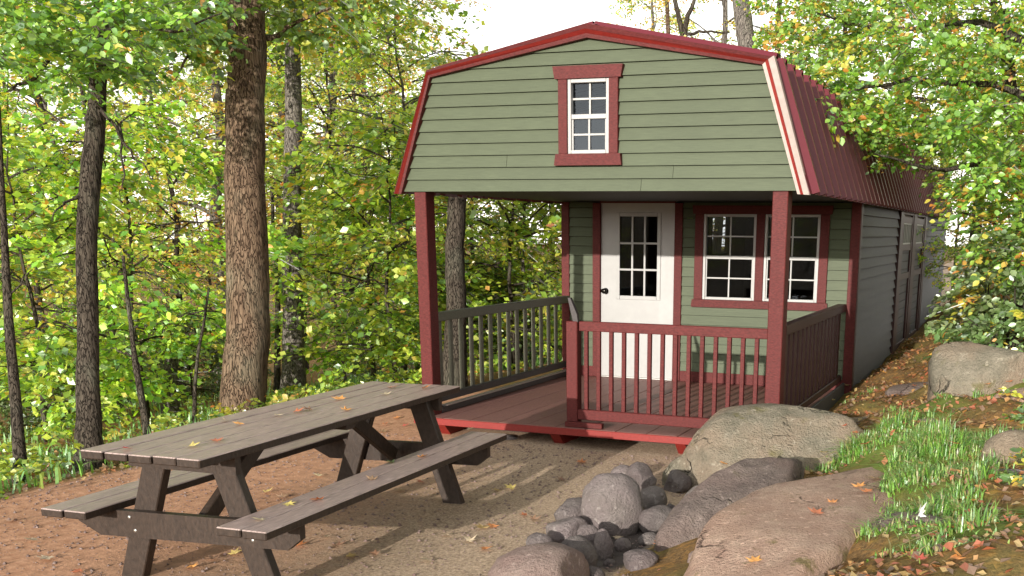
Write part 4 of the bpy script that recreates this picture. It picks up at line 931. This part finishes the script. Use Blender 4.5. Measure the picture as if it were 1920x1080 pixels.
m = 13000; xs = -1.5 - rs_.gamma(1.6, 2.6, m); ys = rs_.uniform(-5, 12, m); k = np.sin(xs * 1.7 + ys * .8) + np.sin(ys * 1.9 - xs) + rs_.normal(size=m) * .5 > -.1
xs, ys = xs[k], ys[k]; tag(blades('forest_grass', xs, ys, .16 * rs_.uniform(.4, 1.5, len(xs)), 2, GC[:4] + [(.08, .17, .03)], .011, .7), 'green undergrowth on the forest floor beyond the clearing', 'undergrowth', None, 'stuff')
# ferny ground plants at the edge of the clearing
m = 480; pu = rs_.uniform(-40, 720, m); pts = []
xs = -1.55 - rs_.gamma(1.4, 1.3, m); ys = rs_.uniform(-4.6, 6, m); pts = np.stack([xs, ys, hgt(xs, ys) + rs_.uniform(.02, .16, m)], 1)
k = np.sin(xs * 2.1 + 1) * np.sin(ys * 1.6) > -.35; pts = pts[k]
me = leaf_mesh('low_undergrowth', list(pts), rs_.uniform(0, 6.28, len(pts)), 77, .06, .42, .1, .03, False, pitch=.35)
tag(link('low_undergrowth', me, (0, 0, 0)), 'low leafy plants carpeting the edge of the wood', 'undergrowth', None, 'stuff')
m = 110; xs = np.concatenate([rs_.uniform(5.12, 5.8, m), rs_.uniform(4.5, 5.6, m // 2)]); ys = np.concatenate([rs_.uniform(-3.0, .4, m), rs_.uniform(1.5, 5, m // 2)])
pts = np.stack([xs, ys, hgt(xs, ys) + rs_.uniform(.0, .12, len(xs))], 1)
me = leaf_mesh('bank_undergrowth', list(pts), rs_.uniform(0, 6.28, len(pts)), 78, .042, .26, .1, .12, True, pitch=.4, greens=np.array([[.14, .26, .05], [.2, .34, .07], [.09, .18, .035], [.28, .36, .12]]))
tag(link('bank_undergrowth', me, (0, 0, 0)), 'tangled low plants along the right edge of the bank', 'undergrowth', None, 'stuff')
# pebbles and litter
def scatter_tris(name, xs, ys, size, seed, cols, lift=.004, label=None, cat=None):
    rs = np.random.default_rng(seed); m = len(xs); z = hgt(xs, ys) + lift; P = np.stack([xs, ys, z], 1); a = rs.uniform(0, 6.28, m)
    d = np.stack([np.cos(a), np.sin(a), rs.normal(size=m) * .35], 1); s = np.stack([-np.sin(a), np.cos(a), rs.normal(size=m) * .35], 1); l = (size * rs.uniform(.5, 1.3, m))[:, None]
    n = np.array([[0, 0, 1.]])
    Vv = np.stack([P - d * l * .5, P - d * l * .1 + s * l * .42 + n * l * .15, P + d * l * .5 + n * l * .1, P - d * l * .1 - s * l * .42 + n * l * .12], 1).reshape(-1, 3)
    b = (np.arange(m) * 4)[:, None]; me = bpy.data.meshes.new(name); me.from_pydata(Vv.tolist(), [], (b + np.array([[0, 1, 2]])).tolist() + (b + np.array([[0, 2, 3]])).tolist())
    ca = me.color_attributes.new('col', 'FLOAT_COLOR', 'POINT'); c = np.array(cols)[rs.integers(len(cols), size=m)] * rs.uniform(.7, 1.2, (m, 1))
    ca.data.foreach_set('color', np.repeat(np.concatenate([c, np.ones((m, 1))], 1), 4, 0).astype(np.float32).ravel()); me.materials.append(M['dryleaf'])
    return tag(link(name, me, (0, 0, 0)), label, cat, None, 'stuff')
DC = [(.42, .17, .04), (.5, .26, .06), (.30, .16, .07), (.52, .36, .12), (.22, .12, .06), (.45, .12, .03)]
m = 22000; xs = np.concatenate([-1.35 - rs_.gamma(1.3, 2.2, m // 2), rs_.uniform(3.45, 5.8, m // 2)]); ys = np.concatenate([rs_.uniform(-5, 12, m // 2), -4.6 + 13 * rs_.random(m // 2)])
k = (xs < 0) | (ys < -.3) | (xs > XW + .06); k &= ~((xs > 3) & (xs < 4.7) & (ys < -1.4) & (ys > -3.9) & (rs_.random(m) < .93)); scatter_tris('leaf_litter', xs[k], ys[k], .042, 5, DC, .012, 'fallen brown and orange leaves littering the forest floor and bank', 'leaf litter')
def pebble_mesh():
    m = 9000; xs = rs_.uniform(-1.6, 3.3, m); ys = rs_.uniform(-5.2, -.1, m); sz = .004 + .012 * rs_.random(m) ** 4
    z = hgt(xs, ys); O = np.array([[1, 0, 0], [0, 1, 0], [-1, 0, 0], [0, -1, 0], [0, 0, .8], [0, 0, -.8]])
    Vv = (np.stack([xs, ys, z + sz * .2], 1)[:, None] + O[None] * sz[:, None, None] * rs_.uniform(.6, 1.3, (m, 6, 1))).reshape(-1, 3)
    F_ = np.array([(0, 1, 4), (1, 2, 4), (2, 3, 4), (3, 0, 4), (1, 0, 5), (2, 1, 5), (3, 2, 5), (0, 3, 5)]); F_ = (np.arange(m)[:, None, None] * 6 + F_[None]).reshape(-1, 3)
    me = mesh_from(Vv, F_.tolist(), M['rockpink'], None, True); me.name = 'pebbles'; return me
tag(link('pebbles', pebble_mesh(), (0, 0, 0)), 'loose small pebbles strewn over the gravel', 'gravel', None, 'stuff')
# single fallen leaves ---------------------------------------------------------
def maple_leaf(seed, col):
    rs = np.random.default_rng(seed); ring = []
    prof = [1.0, .45, .92, .42, .78, .35, .30, .28, .30, .35, .78, .42, .92, .45]
    for i, r in enumerate(prof):
        a = math.pi / 2 + 2 * math.pi * i / len(prof); r *= rs.uniform(.85, 1.12); ring.append((r * math.cos(a), r * math.sin(a), rs.uniform(-.02, .26) * r + .1 * r * r))
    Vv = [(0, 0, 0.02)] + ring + [(.02, -.9, .12), (-.02, -.9, .12), (0, -.2, .03)]
    n = len(ring); Fc = [(0, 1 + i, 1 + (i + 1) % n) for i in range(n)] + [(n + 1, n + 2, n + 3)]
    me = bpy.data.meshes.new('fallen_leaf'); me.from_pydata(Vv, [], Fc); ca = me.color_attributes.new('col', 'FLOAT_COLOR', 'POINT')
    c = np.array([(*[x * f for x in col], 1) for f in rs.uniform(.7, 1.25, len(Vv))]); ca.data.foreach_set('color', c.astype(np.float32).ravel()); me.materials.append(M['dryleaf']); return me
LCOL = {'orange': (.62, .22, .04), 'red': (.58, .10, .03), 'yellow': (.62, .46, .12), 'brown': (.36, .2, .09), 'pale': (.6, .48, .3), 'green': (.25, .36, .12)}
LM = {c: [maple_leaf(i * 7 + j, v) for j in range(3)] for i, (c, v) in enumerate(LCOL.items())}
def leaf_at(p, col, size, label, group):
    o = link('fallen_leaf', LM[col][random.randrange(3)], p); o.scale = (size,) * 3; o.rotation_euler = (random.uniform(-.2, .2), random.uniform(-.2, .2), random.uniform(0, 6.28)); return tag(o, label, 'leaf', group)
for u, v, c, s, lab in ((240, 843, 'red', .042, 'red curled leaf at the near end of the tabletop'), (360, 838, 'yellow', .05, 'yellowish leaf beside the orange one near the tabletop end'), (403, 829, 'orange', .05, 'bright orange leaf on the near half of the tabletop'),
        (425, 790, 'pale', .045, 'pale leaf at the rear edge of the tabletop, leftmost there'), (450, 796, 'orange', .04, 'orange leaf on the middle boards of the tabletop'), (520, 780, 'pale', .05, 'pale leaf on the middle of the tabletop'), (556, 773, 'orange', .055, 'orange leaf on the middle of the tabletop beside the big curled one'),
        (580, 769, 'brown', .055, 'brown curled leaf on the middle of the tabletop'), (637, 750, 'orange', .06, 'orange leaf on the far half of the tabletop rear board'), (648, 770, 'orange', .055, 'orange leaf on the far half of the tabletop front board'), (722, 741, 'pale', .055, 'pale leaf towards the far end of the tabletop'),
        (738, 728, 'brown', .055, 'brown leaf on the rear boards at the far end of the tabletop'), (795, 729, 'orange', .055, 'orange leaf lying farthest along the tabletop')):
    p = on_z(u, v, TH); leaf_at((p[0], p[1], TH + .006), c, s, lab, 'leaves on the tabletop')
for u, v, c, s, lab in ((487, 976, 'pale', .045, 'pale leaf across the board gap near the end of the front bench'), (540, 947, 'yellow', .045, 'yellow leaf on the near half of the front bench'), (598, 938, 'orange', .055, 'orange leaf on the middle of the front bench'), (700, 900, 'brown', .05, 'brown leaf on the outer board of the front bench'),
        (735, 868, 'green', .06, 'green leaf on the front bench'), (790, 858, 'orange', .055, 'orange leaf beside the green one on the front bench'), (880, 806, 'pale', .05, 'pale leaf at the far end of the front bench')):
    p = on_z(u, v, .452); leaf_at((p[0], p[1], .452 + .006), c, s, lab, 'leaves on the front bench')
GL_ = 'leaves on the gravel'
for u, v, c in ((925, 988, 'orange'), (905, 992, 'yellow'), (985, 968, 'orange'), (1000, 975, 'brown'), (838, 1003, 'pale'), (912, 1030, 'orange'), (655, 1045, 'yellow'), (880, 1015, 'pale'), (800, 1050, 'pale'), (705, 1040, 'brown'), (610, 1010, 'pale'), (630, 1025, 'brown'), (560, 1025, 'orange'),
        (790, 905, 'orange'), (750, 920, 'brown'), (835, 905, 'red'), (930, 920, 'yellow'), (960, 915, 'yellow'), (150, 1073, 'orange'), (90, 1050, 'pale'), (60, 1015, 'pale'), (20, 980, 'brown'), (200, 990, 'orange'), (500, 925, 'yellow'), (530, 935, 'brown'), (360, 1065, 'orange'), (400, 1050, 'brown'), (440, 1040, 'yellow'),
        (600, 895, 'pale'), (720, 795, 'orange'), (745, 785, 'orange'), (760, 800, 'red'), (715, 810, 'brown'), (1050, 900, 'brown'), (1090, 870, 'orange'), (1030, 1060, 'brown'), (1100, 960, 'orange'), (1160, 1010, 'pale'), (1250, 1015, 'yellow'), (1240, 1045, 'orange'), (1290, 985, 'yellow'), (1305, 905, 'orange')):
    p = on_z(u, v, .0); lab = {'orange': 'orange maple leaf lying on the gravel', 'yellow': 'yellow maple leaf lying on the gravel', 'brown': 'brown withered leaf lying on the gravel', 'pale': 'pale bleached leaf lying on the gravel', 'red': 'dark red leaf lying on the gravel'}[c]
    leaf_at((p[0], p[1], float(hgt(p[0], p[1])) + .012), c, random.uniform(.045, .07), lab, GL_)
dg = bpy.context.evaluated_depsgraph_get()
def drop(u, v):
    """where a pixel's ray first meets the bank or a rock"""
    d = Vector(ray(u, v)).normalized(); h = scene.ray_cast(dg, Vector(CAM) , d, distance=30)
    return h
dg.update(); bpy.context.view_layer.update(); dg = bpy.context.evaluated_depsgraph_get()
for u, v, c in ((1600, 812, 'orange'), (1580, 800, 'red'), (1620, 830, 'orange'), (1555, 870, 'yellow'), (1610, 915, 'orange'), (1625, 925, 'orange'), (1560, 945, 'orange'), (1530, 965, 'orange'), (1415, 1055, 'orange'), (1400, 1060, 'pale'), (1690, 1035, 'red'), (1710, 1045, 'orange'), (1725, 1052, 'red'), (1790, 1050, 'orange'), (1640, 900, 'brown'),
        (1815, 935, 'orange'), (1812, 960, 'red'), (1795, 830, 'red'), (1600, 735, 'orange'), (1625, 745, 'yellow'), (1650, 735, 'orange'), (1680, 720, 'orange'), (1700, 700, 'yellow'), (1715, 725, 'orange'), (1560, 750, 'yellow'), (1590, 722, 'brown'), (1660, 700, 'orange'), (1730, 690, 'orange'), (1850, 720, 'orange'), (1870, 735, 'red'), (1890, 715, 'orange'),
        (1520, 885, 'yellow'), (1590, 870, 'brown'), (1545, 850, 'yellow'), (1360, 870, 'orange'), (1640, 790, 'brown'), (1850, 850, 'pale'), (1705, 870, 'pale')):
    h = drop(u, v)
    if h[0] and h[1].z < 1.2:
        lab = {'orange': 'orange leaf on the rocks and grass of the bank', 'yellow': 'yellow leaf on the rocks and grass of the bank', 'brown': 'brown leaf on the rocks and grass of the bank', 'pale': 'pale leaf on the rocks and grass of the bank', 'red': 'red leaf on the rocks and grass of the bank'}[c]
        leaf_at(tuple(h[1] + h[2] * .01), c, random.uniform(.04, .06), lab, 'leaves on the bank')
# the white scrap in the grass
p = on_z(1717, 1035, .44)
o = link('white_scrap', maple_leaf(991, (.6, .58, .56)), (p[0], p[1], float(hgt(p[0], p[1])) + .07)); o.scale = (.034, .05, .14); o.rotation_euler = (1.0, .5, .55)
tag(o, 'white curled scrap standing in the grass beside the granite slab', 'litter')
